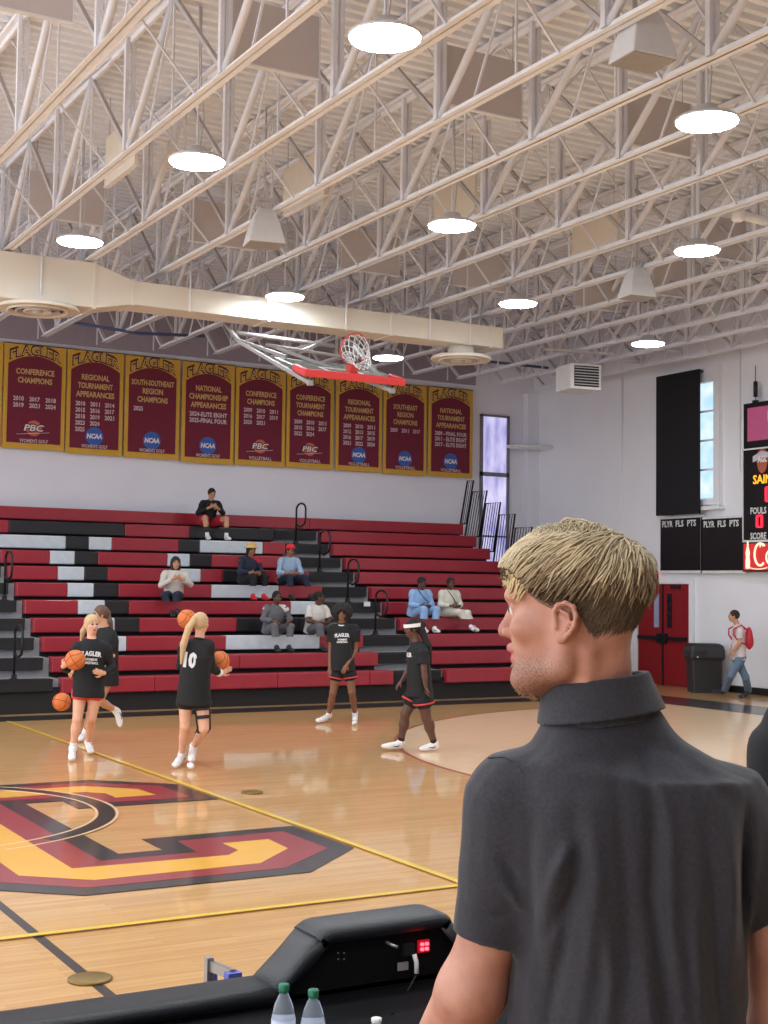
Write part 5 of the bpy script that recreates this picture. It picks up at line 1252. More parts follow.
bp = F.build('backpack', mat('backpack_red', (196, 44, 60), rough=.7), None); bp.location = t.location; bp.rotation_euler = t.rotation_euler
tag(bp, 'red backpack worn by the man walking along the right wall', 'backpack')
for S in ('shL', 'shR'): MB().tube([c+np.array([-.03, J[S][1], .16]), J[S]+np.array([.02, 0, .075]), J[S]+np.array([-.12, 0, .0]), J[S]+np.array([-.12, 0, -.12]), J[S]+np.array([-.02, 0, -.25]), c+np.array([-.02, J[S][1]*.8, -.12])], .016, 8).build('shoulder_strap', mat('backpack_red', (196, 44, 60)), bp)

# ---- spectators seated on the bleachers
def seated(px, k, label, o, turn=0.0, hands='lap', lean=.08, hx=0.0, knee=(.0, .0), feet=(.0, .0), s=.97, dx=0.0):
    X = xpx(px, k)+dx; z0 = zk(k); Y = yk(k)
    t = thing('person', label, 'person', (X, Y+.14, z0), turn, 'spectators on the bleachers')
    P = lambda a, b, c: np.array([a, b, c], float)
    ll = o.get('lean', lean)
    J = dict(pelvis=P(0, 0, .10), chest=P(0, -ll*.7, .36), neck=P(0, -ll-.02, .555), head=P(hx, -ll-.06, .68), shL=P(-.175, -ll+.0, .50), shR=P(.175, -ll+.0, .50),
             hpL=P(-.09, -.04, .09), hpR=P(.09, -.04, .09), knL=P(-.13+knee[0], -.44, .17), knR=P(.13+knee[1], -.44, .17),
             anL=P(-.12+feet[0], -.47, -.215), anR=P(.12+feet[1], -.47, -.215), toL=P(-.14+feet[0], -.64, -.265), toR=P(.14+feet[1], -.64, -.265))
    if hands == 'lap': J.update(elL=P(-.24, -ll-.05, .26), elR=P(.24, -ll-.05, .26), wrL=P(-.10, -.32, .24), wrR=P(.10, -.32, .24), hdL=P(-.03, -.37, .23), hdR=P(.03, -.37, .23))
    elif hands == 'knees': J.update(elL=P(-.27, -.18, .30), elR=P(.27, -.18, .30), wrL=P(-.16, -.40, .27), wrR=P(.14, -.42, .27), hdL=P(-.10, -.46, .22), hdR=P(.08, -.48, .22))
    elif hands == 'up': J.update(elL=P(-.27, -.16, .28), elR=P(.27, -.18, .30), wrL=P(-.08, -.34, .40), wrR=P(.10, -.34, .38), hdL=P(-.02, -.37, .43), hdR=P(.02, -.37, .42))
    if 'legs' in o: J.update({q: P(*v) for q, v in o['legs'].items()})
    figure(t, J, dict(dict(s=s, front=(0, -1, 0), face=(0, -1, -.15), h=.012), **o)); return t, J
KH = mat('cloth_black', (18, 18, 22), rough=.85); NAVY = mat('cloth_navy', (34, 40, 60), rough=.85); CRM = mat('sweater_cream', (206, 200, 192), rough=.95, bump=.4, bscale=80)
GRY = mat('cloth_grey', (98, 98, 104), rough=.85); WTE = mat('tee_white', (212, 210, 204), rough=.85); LBL = mat('cloth_light_blue', (142, 178, 222), rough=.85); OXF = mat('shirt_light_blue', (152, 178, 206), rough=.85)
OFFW = mat('cloth_off_white', (214, 212, 200), rough=.85); MRED = mat('cloth_red', (176, 34, 50), rough=.8); SHB = mat('shoe_black', (30, 28, 30), rough=.5)
seated(209.5, 10, 'man in black sweatshirt and red shorts sitting highest on the bleachers, hands together', dict(skin=SK_T, hairm=H_BK, hair='crop', face=(0, -.9, -.4), top=dict(m=KH, sleeve=1.75, name='sweatshirt'),
    bottom=dict(m=MRED, len=.72, r=.10), shoe=SHW, sock=SOCKW), hands='up', lean=.16, knee=(-.10, .12), feet=(-.06, .12))
seated(176, 5, 'woman in cream sweater and black trousers sitting alone on the bleachers', dict(skin=SK_T, hairm=H_DK, hair='bob', face=(-.05, -1, 0), top=dict(m=CRM, sleeve=1.85, gr=.035, r0=.078, r1=.07, name='sweater'),
    bottom=dict(m=NAVY, len=1.55, name='trousers'), shoe=SHB, legs=dict(knL=(-.26, -.40, .10), knR=(-.05, -.44, .10), anL=(-.12, -.46, -.22), anR=(-.02, -.47, -.20), toL=(-.10, -.62, -.27), toR=(.05, -.62, -.265))), turn=-.15, hands='up')
t, J = seated(249, 6, 'woman in yellow hat and dark jacket with red shoes on the bleachers', dict(skin=SK_M, hairm=H_BK, hair='long', face=(0, -.95, -.3), top=dict(m=MRED, sleeve=.3, name='t_shirt'), jacket=dict(m=NAVY, sleeve=1.85),
    bottom=dict(m=KH, len=1.9, name='trousers', cuff=.06), shoe=mat('shoe_red', (206, 40, 46), rough=.5)), lean=.12, hands='lap', knee=(.04, .04), turn=.1)
HATM = mat('hat_yellow', (212, 178, 108), rough=.85); hh = J['head']
MB().lathe([(.15, .035), (.15, .043), (.105, .055), (.098, .10), (.085, .135), (.04, .15), (.001, .152)], hh, 28).build('bucket_hat', HATM, t)
t, J = seated(288.5, 6, 'man in red cap and light blue shirt sitting beside the woman in the yellow hat', dict(skin=SK_M, hairm=H_DK, hair='crop', face=(.2, -.95, -.25), top=dict(m=OXF, sleeve=1.6, name='shirt'),
    bottom=dict(m=NAVY, len=1.9, name='jeans'), shoe=SHB, sole=SHW), lean=.14, hands='lap', feet=(.02, .2), knee=(0, .08))
hh = J['head']; CAPR = mat('cap_red', (214, 38, 48), rough=.7)
cb = MB().lathe([(.088, .04), (.092, .06), (.085, .10), (.06, .13), (.001, .14)], hh+np.array([0, 0, 0]), 24).build('cap', CAPR, t); MB().prism([(.08*math.cos(a), -.07+.11*-math.sin(a)) for a in np.linspace(0, math.pi, 12)], lambda p, q, w: hh+np.array([p, q, .048+w]), t=.008).build('cap_peak', CAPR, cb)
seated(275, 3, 'bald man in grey jacket and grey trousers leaning forward on the bleachers', dict(skin=SK_D, hairm=H_BK, hair='crop', face=(.1, -1, -.1), top=dict(m=WTE, sleeve=.3, gr=.012, name='t_shirt'), jacket=dict(m=GRY, sleeve=1.85, gr=.03),
    bottom=dict(m=GRY, len=1.9, name='trousers', cuff=.07), shoe=SHB, fat=1.08), lean=.14, hands='knees', knee=(-.03, .03))
seated(316.5, 3, 'bald man in white t-shirt and grey trousers looking sideways on the bleachers', dict(skin=SK_D, hairm=H_BK, hair='crop', face=(.75, -.65, -.05), top=dict(m=WTE, sleeve=.75, gr=.025, name='t_shirt', r1=.07),
    bottom=dict(m=GRY, len=1.9, name='trousers', cuff=.07), shoe=SHB, fat=1.12), lean=.12, hands='lap', knee=(-.05, .05), turn=.15)
t, J = seated(420.5, 4, 'woman in light blue sweatsuit sitting on the red bleachers', dict(skin=SK_D, hairm=H_BK, hair='crop', face=(.25, -.9, -.35), top=dict(m=LBL, sleeve=1.85, gr=.04, r0=.085, r1=.075, name='sweatshirt'),
    bottom=dict(m=LBL, len=1.9, name='trousers', cuff=.075), shoe=SHW, fat=1.18, legfat=1.1), lean=.12, hands='lap', knee=(.02, .05))
tt = J['shL']
MB().tube([J['shL']+np.array([.07, -.05, .09]), J['chest']+np.array([-.05, -.19, .08]), J['chest']+np.array([.08, -.215, -.05])], .008, 6).build('bag_strap', KH, t)
t, J = seated(450.5, 4, 'woman in off-white tracksuit with crossed ankles sitting on the red bleachers', dict(skin=SK_D, hairm=H_BK, hair='crop', face=(-.1, -1, -.1), top=dict(m=OFFW, sleeve=1.85, gr=.03, r0=.078, r1=.068, name='jacket'),
    bottom=dict(m=OFFW, len=1.8, name='trousers', cuff=.07), shoe=SHW, fat=1.08, legs=dict(knL=(.02, -.42, .12), knR=(.22, -.42, .10), anL=(.26, -.50, -.18), anR=(.34, -.46, -.20), toL=(.22, -.66, -.22), toR=(.36, -.62, -.25))), lean=.08, hands='lap')
MB().tube([J['shL']+np.array([.07, -.05, .09]), J['chest']+np.array([0, -.165, .05]), J['chest']+np.array([.14, -.14, -.14])], .007, 6).build('bag_strap', KH, t)
# ================================================================ THE MAN IN THE FOREGROUND
D0 = 1.95; RISER_Z = 0.27
w0 = CAMP+ray(620, 589)*D0; HT = np.array([w0[0], w0[1], RISER_Z]); HAZ = math.atan2(w0[0], w0[1])
man = thing('person', 'blond man in charcoal polo shirt seen from behind in the foreground, face in profile', 'person', HT, -HAZ)
_ir = np.array(Matrix.Rotation(HAZ, 3, 'Z'))
def Qh(x, y, d=0.0): return _ir @ (CAMP+ray(x, y)*(D0+d)-HT)
CT = _ir @ (CAMP-HT)
HO = Qh(575, 622, 0.015); th_ = math.radians(10)
FA, LA, UA = np.array([-math.cos(th_), math.sin(th_), 0]), np.array([-math.sin(th_), -math.cos(th_), 0]), UPZ
HMAT = np.array([FA, LA, UA])
HH = lambda f, l, u: HO+f*FA+l*LA+u*UA
U_ = np.array([-.105, -.1, -.0886, -.0686, -.05, -.03, -.0139, .005, .0257, .037, .05, .06])
F_ = np.array([.066, .076, .086, .087, .087, .091, .091, .089, .0925, .097, .0965, .0955])
W_ = np.array([.018, .026, .038, .051, .057, .061, .064, .067, .070, .0725, .075, .0755])
B_ = np.array([.035, .015, .0, -.02, -.04, -.060, -.074, -.086, -.093, -.097, -.099, -.099])
def head_d(q, off=0.0):
    f, l, u = q[..., 0], q[..., 1], q[..., 2]
    k = np.sqrt(np.clip(1-((u-.06)/(.0745+off))**2, 1e-4, 1)); up = u > .06; off2 = off
    Fu = np.where(up, .0955*k, np.interp(u, U_, F_)); Wu = np.where(up, .0755*k, np.interp(u, U_, W_)); Bu = np.where(up, -.099*k, np.interp(u, U_, B_))
    c = .012*np.where(up, k, 1)
    c = np.where(u < -.06, np.interp(u, [-.105, -.06], [.05, .012]), c)
    a = np.where(f > c, Fu-c, c-Bu)+off; a = np.maximum(a, .002); W2 = np.maximum(Wu+off, .002); p = 2.25
    r = (np.abs((f-c)/a)**p+np.abs(l/W2)**p)**(1/p); d = (r-1)*np.minimum(a, W2)*.9
    return np.maximum(d, np.maximum((u-.1345-off)*1.0, -.106-u))
def headspace(P): return (P-HO)@HMAT.T
def axis(parts): # join ranges of different spacing
    o = []
    for a, b, h in parts: o += list(np.arange(a, b-1e-6, h))
    return np.array(o+[parts[-1][1]])
zc = HO[2]
zneck = zc-.12
B = Field(axis([(-.48, -.19, .007), (-.19, .08, .0028), (.08, .42, .007)]), axis([(-.22, -.10, .006), (-.10, .12, .0028), (.12, .35, .006)]),
          axis([(-.01, 1.0, .016), (1.0, zneck, .007), (zneck, zc+.15, .0028)]))
R0 = .16
B.put(HO-R0, HO+R0, lambda P: head_d(headspace(P)).astype(np.float32), 0.0)
B.cap(HH(.088, 0, .026), HH(.1005, 0, -.008), .0065, .0095, .008); B.cap(HH(.099, 0, -.010), HH(.1035, 0, -.0145), .0105, .0108, .005)
for q in (-1, 1):
    B.ell(HH(.0925, q*.0145, -.0170), (.0125, .0085, .0085), HMAT, .004)
    B.cap(HH(.0925, q*.010, .036), HH(.080, q*.048, .036), .0085, .007, .012)
    B.ell(HH(.094, q*.033, .020), (.014, .017, .0115), HMAT, .008, 'c')
    B.ell(HH(.0745, q*.032, .0195), (.0135, .0145, .0125), HMAT, .003)
    B.cap(HH(.0875, q*.020, .0215), HH(.080, q*.044, .0225), .0032, .003, .003)
    B.ell(HH(.060, q*.050, -.008), (.022, .014, .014), HMAT, .02)
    B.cap(HH(.066, q*.022, -.084), HH(.006, q*.052, -.062), .016, .014, .02); B.cap(HH(.006, q*.052, -.062), HH(-.002, q*.060, -.01), .014, .012, .02)
    B.cap(HH(-.030, q*.048, -.040), HH(-.010, q*.018, -.165), .012, .010, .012)
    B.ell(HH(.097, q*.0085, -.0225), (.005, .003, .004), HMAT, .002, 'c')
B.cap(HH(.0880, -.017, -.0415), HH(.0945, 0, -.0395), .0040, .0055, .006); B.cap(HH(.0945, 0, -.0395), HH(.0880, .017, -.0415), .0055, .0040, .006)
B.cap(HH(.0840, -.016, -.0545), HH(.0880, 0, -.0555), .0045, .0060, .006); B.cap(HH(.0880, 0, -.0555), HH(.0840, .016, -.0545), .0060, .0045, .006)
B.cap(HH(.097, -.018, -.0492), HH(.099, .018, -.0492), .0028, .0028, .003, 'c')
B.ell(HH(.076, 0, -.084), (.016, .022, .016), HMAT, .012)
# neck, shoulders
nb = Qh(597, 735, .02)
B.cap(HH(-.022, 0, -.02), nb, .049, .054, .02); B.cap(HH(-.038, 0, -.01), Qh(600, 720, .02), .034, .040, .025)
# ear (near side) and far ear
for q in (1, -1):
    E_ = lambda f, u, l=.0765: HH(f, q*l, u)
    B.ell(E_(-.004, .001, .072), (.017, .009, .025), np.array([nrm(FA+.2*UA), LA, nrm(UA-.2*FA)]), .005)
    hx = [(.011, .004, .080), (.013, .016, .081), (.007, .025, .083), (-.005, .0285, .085), (-.016, .023, .087), (-.020, .010, .088), (-.0175, -.003, .087), (-.010, -.014, .085), (-.002, -.022, .081)]
    for a, b in zip(hx[:-1], hx[1:]): B.cap(E_(a[0], a[1], a[2]), E_(b[0], b[1], b[2]), .0036, .0036, .003)
    B.ell(E_(.003, -.021, .079), (.008, .0048, .009), HMAT, .004)
    ax_ = [(.002, .017, .082), (-.008, .012, .084), (-.010, .001, .084), (-.003, -.009, .083)]
    for a, b in zip(ax_[:-1], ax_[1:]): B.cap(E_(a[0], a[1], a[2]), E_(b[0], b[1], b[2]), .0030, .0030, .003)
    B.cap(E_(.0115, -.001, .0785), E_(.010, -.007, .0785), .0042, .0042, .003)
    B.ell(E_(.002, .000, .086), (.0065, .0075, .0095), HMAT, .002, 'c')
# arms
La = [Qh(514, 803, .02), Qh(491, 930, .02), Qh(471, 992, .03), Qh(432, 1065, .12), Qh(404, 1110, .26)]
B.cap(La[0], La[1], .050, .042, .015); B.cap(La[1], La[2], .042, .048, .015); B.cap(La[2], La[3], .049, .043, .02); B.cap(La[3], La[4], .044, .030, .03)
Ra = [Qh(730, 815, .03), Qh(779, 915, .02), Qh(784, 1035, .02), Qh(780, 1120, .14), Qh(768, 1150, .25)]
B.cap(Ra[0], Ra[1], .050, .048, .02); B.cap(Ra[1], Ra[2], .048, .046, .015); B.cap(Ra[2], Ra[3], .046, .040, .03); B.cap(Ra[3], Ra[4], .038, .028, .03)
def hand(Fd, w, dirv, up, s=1.0):
    dirv = nrm(dirv); sd = nrm(np.cross(dirv, up)); up = nrm(np.cross(sd, dirv))
    Fd.ell(w+dirv*.05, (.042, .019, .05), np.array([sd, up, dirv]), .015)
    for off, ln in ((-.030, .065), (-.010, .078), (.010, .074), (.030, .056)):
        p0 = w+dirv*.09+sd*off; p1 = p0+nrm(dirv-up*.3)*ln*.5; p2 = p1+nrm(dirv-up*1.0)*ln*.5
        Fd.cap(p0, p1, .0098, .0092, .004); Fd.cap(p1, p2, .0092, .008, .003)
    tb = w+dirv*.03-sd*.036; t1 = tb+nrm(dirv-sd*.9-up*.3)*.036; Fd.cap(tb, t1, .014, .012, .008); Fd.cap(t1, t1+nrm(dirv-up*.5)*.03, .012, .0095, .004)
hand(B, La[4], La[4]-La[3], UPZ); hand(B, Ra[4], Ra[4]-Ra[3], UPZ)
# trunk core and legs (below the picture)
pz = 0.93; px0 = Qh(622, 1000, .02)[0]
B.cap(nb, (px0, .02, 1.25), .05, .085, .04); B.cap((px0, .02, 1.25), (px0, .02, pz), .085, .095, .03)
for q in (-1, 1):
    B.cap((px0+q*.09, .02, pz), (px0+q*.10, .03, .50), .085, .058, .03); B.cap((px0+q*.10, .03, .50), (px0+q*.11, .02, .09), .055, .038, .03); B.cap((px0+q*.11, .02, .06), (px0+q*.13, .16, .03), .034, .03, .02)
skh = bpy.data.materials.new('skin_foreground'); skh.use_nodes = True; nt = skh.node_tree; N = nt.nodes; L = nt.links; b = N['Principled BSDF']
tc = N.new('ShaderNodeTexCoord'); n1 = N.new('ShaderNodeTexNoise'); n1.inputs['Scale'].default_value = 14; n1.inputs['Detail'].default_value = 6; L.new(tc.outputs['Object'], n1.inputs['Vector'])
rp = N.new('ShaderNodeValToRGB'); rp.color_ramp.elements[0].color = lin((168, 112, 92)); rp.color_ramp.elements[1].color = lin((196, 144, 122)); rp.color_ramp.elements[0].position = .35; rp.color_ramp.elements[1].position = .65
L.new(n1.outputs['Fac'], rp.inputs['Fac'])
sx = N.new('ShaderNodeSeparateXYZ'); L.new(tc.outputs['Object'], sx.inputs[0])
def mrange(src, a_, b_, c_=0., d_=1.):
    m_ = N.new('ShaderNodeMapRange'); m_.interpolation_type = 'SMOOTHSTEP'; m_.inputs['From Min'].default_value = a_; m_.inputs['From Max'].default_value = b_; m_.inputs['To Min'].default_value = c_; m_.inputs['To Max'].default_value = d_; L.new(src, m_.inputs['Value']); return m_.outputs[0]
def mulm(p_, q_):
    m_ = N.new('ShaderNodeMath'); m_.operation = 'MULTIPLY'; L.new(p_, m_.inputs[0]); L.new(q_, m_.inputs[1]); return m_.outputs[0]
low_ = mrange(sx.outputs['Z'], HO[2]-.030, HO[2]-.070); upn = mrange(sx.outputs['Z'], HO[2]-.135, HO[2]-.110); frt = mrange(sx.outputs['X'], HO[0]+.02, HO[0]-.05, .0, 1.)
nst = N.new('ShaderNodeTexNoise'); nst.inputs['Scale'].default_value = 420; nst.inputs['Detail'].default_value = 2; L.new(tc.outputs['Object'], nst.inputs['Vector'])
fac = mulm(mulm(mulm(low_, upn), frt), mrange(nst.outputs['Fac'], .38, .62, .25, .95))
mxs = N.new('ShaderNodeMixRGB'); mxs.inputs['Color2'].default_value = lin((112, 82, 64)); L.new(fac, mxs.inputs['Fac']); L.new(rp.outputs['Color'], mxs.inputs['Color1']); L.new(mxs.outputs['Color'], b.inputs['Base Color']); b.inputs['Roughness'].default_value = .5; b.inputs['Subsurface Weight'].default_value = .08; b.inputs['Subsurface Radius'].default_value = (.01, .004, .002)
n2 = N.new('ShaderNodeTexNoise'); n2.inputs['Scale'].default_value = 260; L.new(tc.outputs['Object'], n2.inputs['Vector']); bp_ = N.new('ShaderNodeBump'); bp_.inputs['Strength'].default_value = .15; bp_.inputs['Distance'].default_value = .002; L.new(n2.outputs['Fac'], bp_.inputs['Height']); L.new(bp_.outputs['Normal'], b.inputs['Normal'])
LIPH = mat('lip_foreground', (176, 96, 92), rough=.4); STUB = mat('stubble', (170, 124, 100), rough=.6, var=.15, scale=200)
def head_mats(cen):
    q = headspace(cen); m = np.zeros(len(cen), int)
    lipz = (q[:, 0] > .082) & (np.abs(q[:, 1]) < .022) & (q[:, 2] > -.0625) & (q[:, 2] < -.036); m[lipz] = 1
    return m
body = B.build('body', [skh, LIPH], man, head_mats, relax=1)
# eye, brows and lashes
for q in (-1, 1):
    bm = bmesh.new(); bmesh.ops.create_uvsphere(bm, u_segments=16, v_segments=10, radius=.0118); me = bpy.data.meshes.new('eye'); bm.to_mesh(me); bm.free(); me.materials.append(mat('eye_white', (214, 206, 200), rough=.15)); me.polygons.foreach_set('use_smooth', [True]*len(me.polygons))
    eo = bpy.data.objects.new('eye', me); C.objects.link(eo); eo.parent = man; eo.location = tuple(HH(.0775, q*.032, .0175))
    MB().lathe([(.0055, 0), (.0045, .0015), (.001, .002)], n=16).build('iris', mat('iris_blue', (70, 90, 110), rough=.1), eo, loc=None).matrix_local = Matrix.Translation(Vector(FA*.0108+LA*q*.001)) @ Vector(FA).to_track_quat('Z', 'Y').to_matrix().to_4x4()
    MB().tube([HH(.0935, q*.014, .036), HH(.092, q*.03, .0405), HH(.080, q*.050, .037)], [.0022, .003, .0012], 6).build('eyebrow', mat('brow_blond', (150, 120, 84), rough=.8), man)
    MB().tube([HH(.0885, q*.022, .0185), HH(.0885, q*.033, .021), HH(.080, q*.045, .0185)], .0011, 5).build('eyelashes', mat('lash', (70, 52, 42)), man)
# ---- hair: short faded sides as a close cap, long locks combed forward on top
Hf = [-.115, -.10, -.075, -.05, -.034, -.022, -.012, .0, .018, .036, .052, .066, .082, .12]
Hu = [-.030, -.036, -.050, -.046, -.022, .008, .020, .020, .018, .026, .038, .056, .070, .074]
def cutline(q): return np.interp(q[..., 0], Hf, Hu)
HS = Field(arange(HO[0]-.16, HO[0]+.16, .003), arange(HO[1]-.13, HO[1]+.13, .003), arange(HO[2]-.08, HO[2]+.17, .003))
def shell(P):
    q = headspace(P); u = q[..., 2]; cl = cutline(q)
    thick = np.minimum(np.interp(u-cl, [0, .015, .04, .07], [.0008, .002, .006, .010]), np.interp(u, [-.05, .0, .03, .07], [.001, .002, .004, .010]))
    d = head_d(q, 0.0)-thick
    n = .0012*np.sin(q[..., 0]*330+q[..., 2]*500)*np.sin(q[..., 1]*200+q[..., 2]*260)*np.clip((u-cl)/.05, 0, 1)
    return np.maximum(d+n, cl-u).astype(np.float32)
HS.put(HO-R0, HO+R0, shell, 0.0)
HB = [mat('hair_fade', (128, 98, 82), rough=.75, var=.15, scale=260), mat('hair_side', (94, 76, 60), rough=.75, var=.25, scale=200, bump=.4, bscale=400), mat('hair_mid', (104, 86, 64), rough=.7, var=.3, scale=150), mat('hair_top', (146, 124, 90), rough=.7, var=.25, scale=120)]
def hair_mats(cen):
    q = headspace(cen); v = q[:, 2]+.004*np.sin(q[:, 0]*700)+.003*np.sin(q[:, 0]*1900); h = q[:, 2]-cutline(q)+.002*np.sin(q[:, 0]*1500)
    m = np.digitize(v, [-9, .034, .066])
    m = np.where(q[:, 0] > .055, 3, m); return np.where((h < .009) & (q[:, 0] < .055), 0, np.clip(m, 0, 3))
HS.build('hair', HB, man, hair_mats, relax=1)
def locks(n, seed, region, m, wid=(.0012, .0022), ln=(.035, .06), lift=(.004, .012), low=.030, off0=.0085):
    r = np.random.default_rng(seed); pts = []
    while len(pts) < n:
        v = r.normal(size=(n*3, 3)); v /= np.linalg.norm(v, axis=1)[:, None]
        q = v*np.array([.10, .076, .085])+np.array([0, 0, .05]); q = q[q[:, 2] > .0]
        pts += [p for p in q if region(p)]
    p = np.array(pts[:n]); P = [p.copy()]; nseg = 7
    L_ = r.uniform(*ln, n); st = (L_/nseg)[:, None]; lf = r.uniform(*lift, n)
    jit = r.normal(size=(n, 3))*.16; lowr = low+r.normal(size=n)*.016
    e = 1e-3
    def prox(q): c_ = q-np.array([-.002, 0, .045]); R_ = np.array([.0985, .0765, .0895]); n_ = np.linalg.norm(c_/R_, axis=-1); return n_*(n_-1)/(np.linalg.norm(c_/R_**2, axis=-1)+1e-6)
    def grad(q, off):
        d0 = prox(q); g = np.stack([(prox(q+np.eye(3)[i]*e)-d0)/e for i in range(3)], -1); g /= np.linalg.norm(g, axis=1)[:, None]+1e-9; return head_d(q, 0.0), g
    for i in range(3): d0, g = grad(p, .0); p = p-g*d0[:, None]
    P = [p-g*.002]; cur = p.copy(); curl = r.uniform(-1, 1, n)
    for s_ in range(1, nseg+1):
        side = np.clip(np.abs(cur[:, 1])/.07, 0, 1); back = np.clip((-cur[:, 0]-.01)/.08, 0, 1); fr = np.clip((cur[:, 0]-.06)/.03, 0, 1)
        flow = np.stack([np.ones(n)*(1-.35*back), np.sign(cur[:, 1])*(.10+.25*(1-side)*r.uniform(.2, 1, n)), -(.25+.75*side+.8*back+.9*fr)], -1)+jit+curl[:, None]*np.array([0, .12, .1])*math.sin(s_*.8)
        d0, g = grad(cur, .0); flow = flow-g*np.sum(flow*g, axis=1)[:, None]; flow /= np.linalg.norm(flow, axis=1)[:, None]
        room = np.clip((cur[:, 2]-np.maximum(np.interp(cur[:, 0], Hf, Hu)+.004 if low > -1 else -9, lowr))/.015, 0, 1)[:, None]
        cur = cur+flow*st*room
        d0, g = grad(cur, .0); prof = math.sin(math.pi*min(1, .15+s_/nseg*.72)); tgt = off0+lf*prof+(.004 if s_ == nseg else 0)
        cur = cur+g*((tgt-d0)*.8)[:, None]
        P.append(cur.copy())
    P = np.array(P)   # nseg+1, n, 3
    wd = r.uniform(*wid, n); V = []; F = []; K = nseg+1; pr = np.concatenate([[.7], np.ones(K-3), [.7, .15]])
    for i in range(n):
        c = P[:, i]; tt = np.gradient(c, axis=0); tt /= np.linalg.norm(tt, axis=1)[:, None]+1e-9
        _, g = grad(c, 0); bb = np.cross(tt, g); bb /= np.linalg.norm(bb, axis=1)[:, None]+1e-9; base = len(V)
        for k in range(K):
            w = wd[i]*pr[k]
            for co, sn in ((1, 0), (-.5, .7), (-.5, -.7)): V.append(HO+(c[k]+(g[k]*co*.7+bb[k]*sn*1.3)*w)@HMAT)
        for k in range(K-1):
            for j in range(3): F.append((base+3*k+j, base+3*k+(j+1) % 3, base+3*k+3+(j+1) % 3, base+3*k+3+j))
    mb = MB(); mb.v = [tuple(v) for v in V]; mb.f = F; mb.m = [0]*len(F); mb.sm = [True]*len(F)
    return mb.build('hair_locks', m, man)
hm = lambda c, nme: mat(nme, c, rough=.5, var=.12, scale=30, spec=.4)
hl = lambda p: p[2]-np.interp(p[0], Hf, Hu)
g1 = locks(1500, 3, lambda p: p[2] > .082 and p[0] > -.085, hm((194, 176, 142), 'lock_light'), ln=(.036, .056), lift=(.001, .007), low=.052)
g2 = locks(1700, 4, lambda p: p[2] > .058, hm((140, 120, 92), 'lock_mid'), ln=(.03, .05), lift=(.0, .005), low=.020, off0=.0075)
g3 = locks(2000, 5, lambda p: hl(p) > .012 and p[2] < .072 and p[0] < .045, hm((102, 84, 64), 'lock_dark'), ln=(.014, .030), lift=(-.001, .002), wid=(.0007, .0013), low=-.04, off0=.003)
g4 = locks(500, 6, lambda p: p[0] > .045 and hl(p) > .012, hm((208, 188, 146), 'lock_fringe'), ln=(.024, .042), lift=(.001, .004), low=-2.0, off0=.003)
g1['kind'] = g2['kind'] = g3['kind'] = g4['kind'] = 'stuff'
# stubble on the chin: short hairs
r = np.random.default_rng(9); mb = MB(); cnt = 0
while cnt < 900:
    q = np.array([r.uniform(.03, .09), r.uniform(-.045, .045), r.uniform(-.103, -.06)]); 
    if q[0] < .03+(-q[2]-.06)*-.2: continue
    for i in range(4):
        d0 = float(head_d(q)); e = 1e-3; g = np.array([(float(head_d(q+np.eye(3)[j]*e))-d0)/e for j in range(3)]); g /= np.linalg.norm(g)+1e-9; q = q-g*d0
    if q[0] < .052 or (q[2] > -.074 and abs(q[1]) > .012): continue
    a = HO+(q+g*.001)@HMAT; b2 = HO+(q+g*r.uniform(.002, .006)+np.array([.001, 0, -.004]))@HMAT; mb.tube([a, b2], [.0006, .0003], 3); cnt += 1
bd = mb.build('beard', mat('beard_blond', (172, 138, 98), rough=.7), man); bd['kind'] = 'stuff'

# ---- polo shirt
POLO = bpy.data.materials.new('polo_charcoal'); POLO.use_nodes = True; nt = POLO.node_tree; N = nt.nodes; L = nt.links; b = N['Principled BSDF']
tc = N.new('ShaderNodeTexCoord'); n1 = N.new('ShaderNodeTexNoise'); n1.inputs['Scale'].default_value = 180; n1.inputs['Detail'].default_value = 3; L.new(tc.outputs['Object'], n1.inputs['Vector'])
rp = N.new('ShaderNodeValToRGB'); rp.color_ramp.elements[0].color = lin((35, 34, 41)); rp.color_ramp.elements[1].color = lin((47, 47, 55)); rp.color_ramp.elements[0].position = .3; rp.color_ramp.elements[1].position = .7
L.new(n1.outputs['Fac'], rp.inputs['Fac']); L.new(rp.outputs['Color'], b.inputs['Base Color']); b.inputs['Roughness'].default_value = .85; b.inputs['Sheen Weight'].default_value = .15
bp_ = N.new('ShaderNodeBump'); bp_.inputs['Strength'].default_value = .25; bp_.inputs['Distance'].default_value = .002; n2 = N.new('ShaderNodeTexNoise'); n2.inputs['Scale'].default_value = 500; L.new(tc.outputs['Object'], n2.inputs['Vector']); L.new(n2.outputs['Fac'], bp_.inputs['Height']); L.new(bp_.outputs['Normal'], b.inputs['Normal'])
S = Field(arange(-.36, .42, .0052), arange(-.24, .26, .0052), arange(.85, zneck+.03, .0052))
Ls, Rs = Qh(515, 804, .02), Qh(722, 818, .03)
ctr = Qh(628, 800, .02)
S.cap(Ls, Rs, .060, .058, .05); S.cap(Qh(588, 752, .02), Ls, .052, .056, .04); S.cap(Qh(626, 748, .02), Rs, .058, .054, .04)
S.cap(Qh(603, 728, .02), Qh(606, 770, .02), .060, .085, .04); S.cap(Qh(580, 741, .015), Qh(625, 735, .015), .052, .052, .04)
S.cone(Qh(630, 775, .02), (px0, .02, .88), .170, .163, .05, flat=(1.0, .68), side=(1, 0, 0))
S.ell(Qh(585, 850, -.035), (.085, .075, .15), None, .05); S.ell(Qh(680, 865, -.03), (.085, .075, .15), None, .05)
S.cap(Ls, Ls*.5+Qh(489, 930, .02)*.5, .064, .058, .03); S.cone(Ls+(Ls-Qh(489, 936, .02))*.02, Qh(489, 938, .02), .064, .0535, .02)
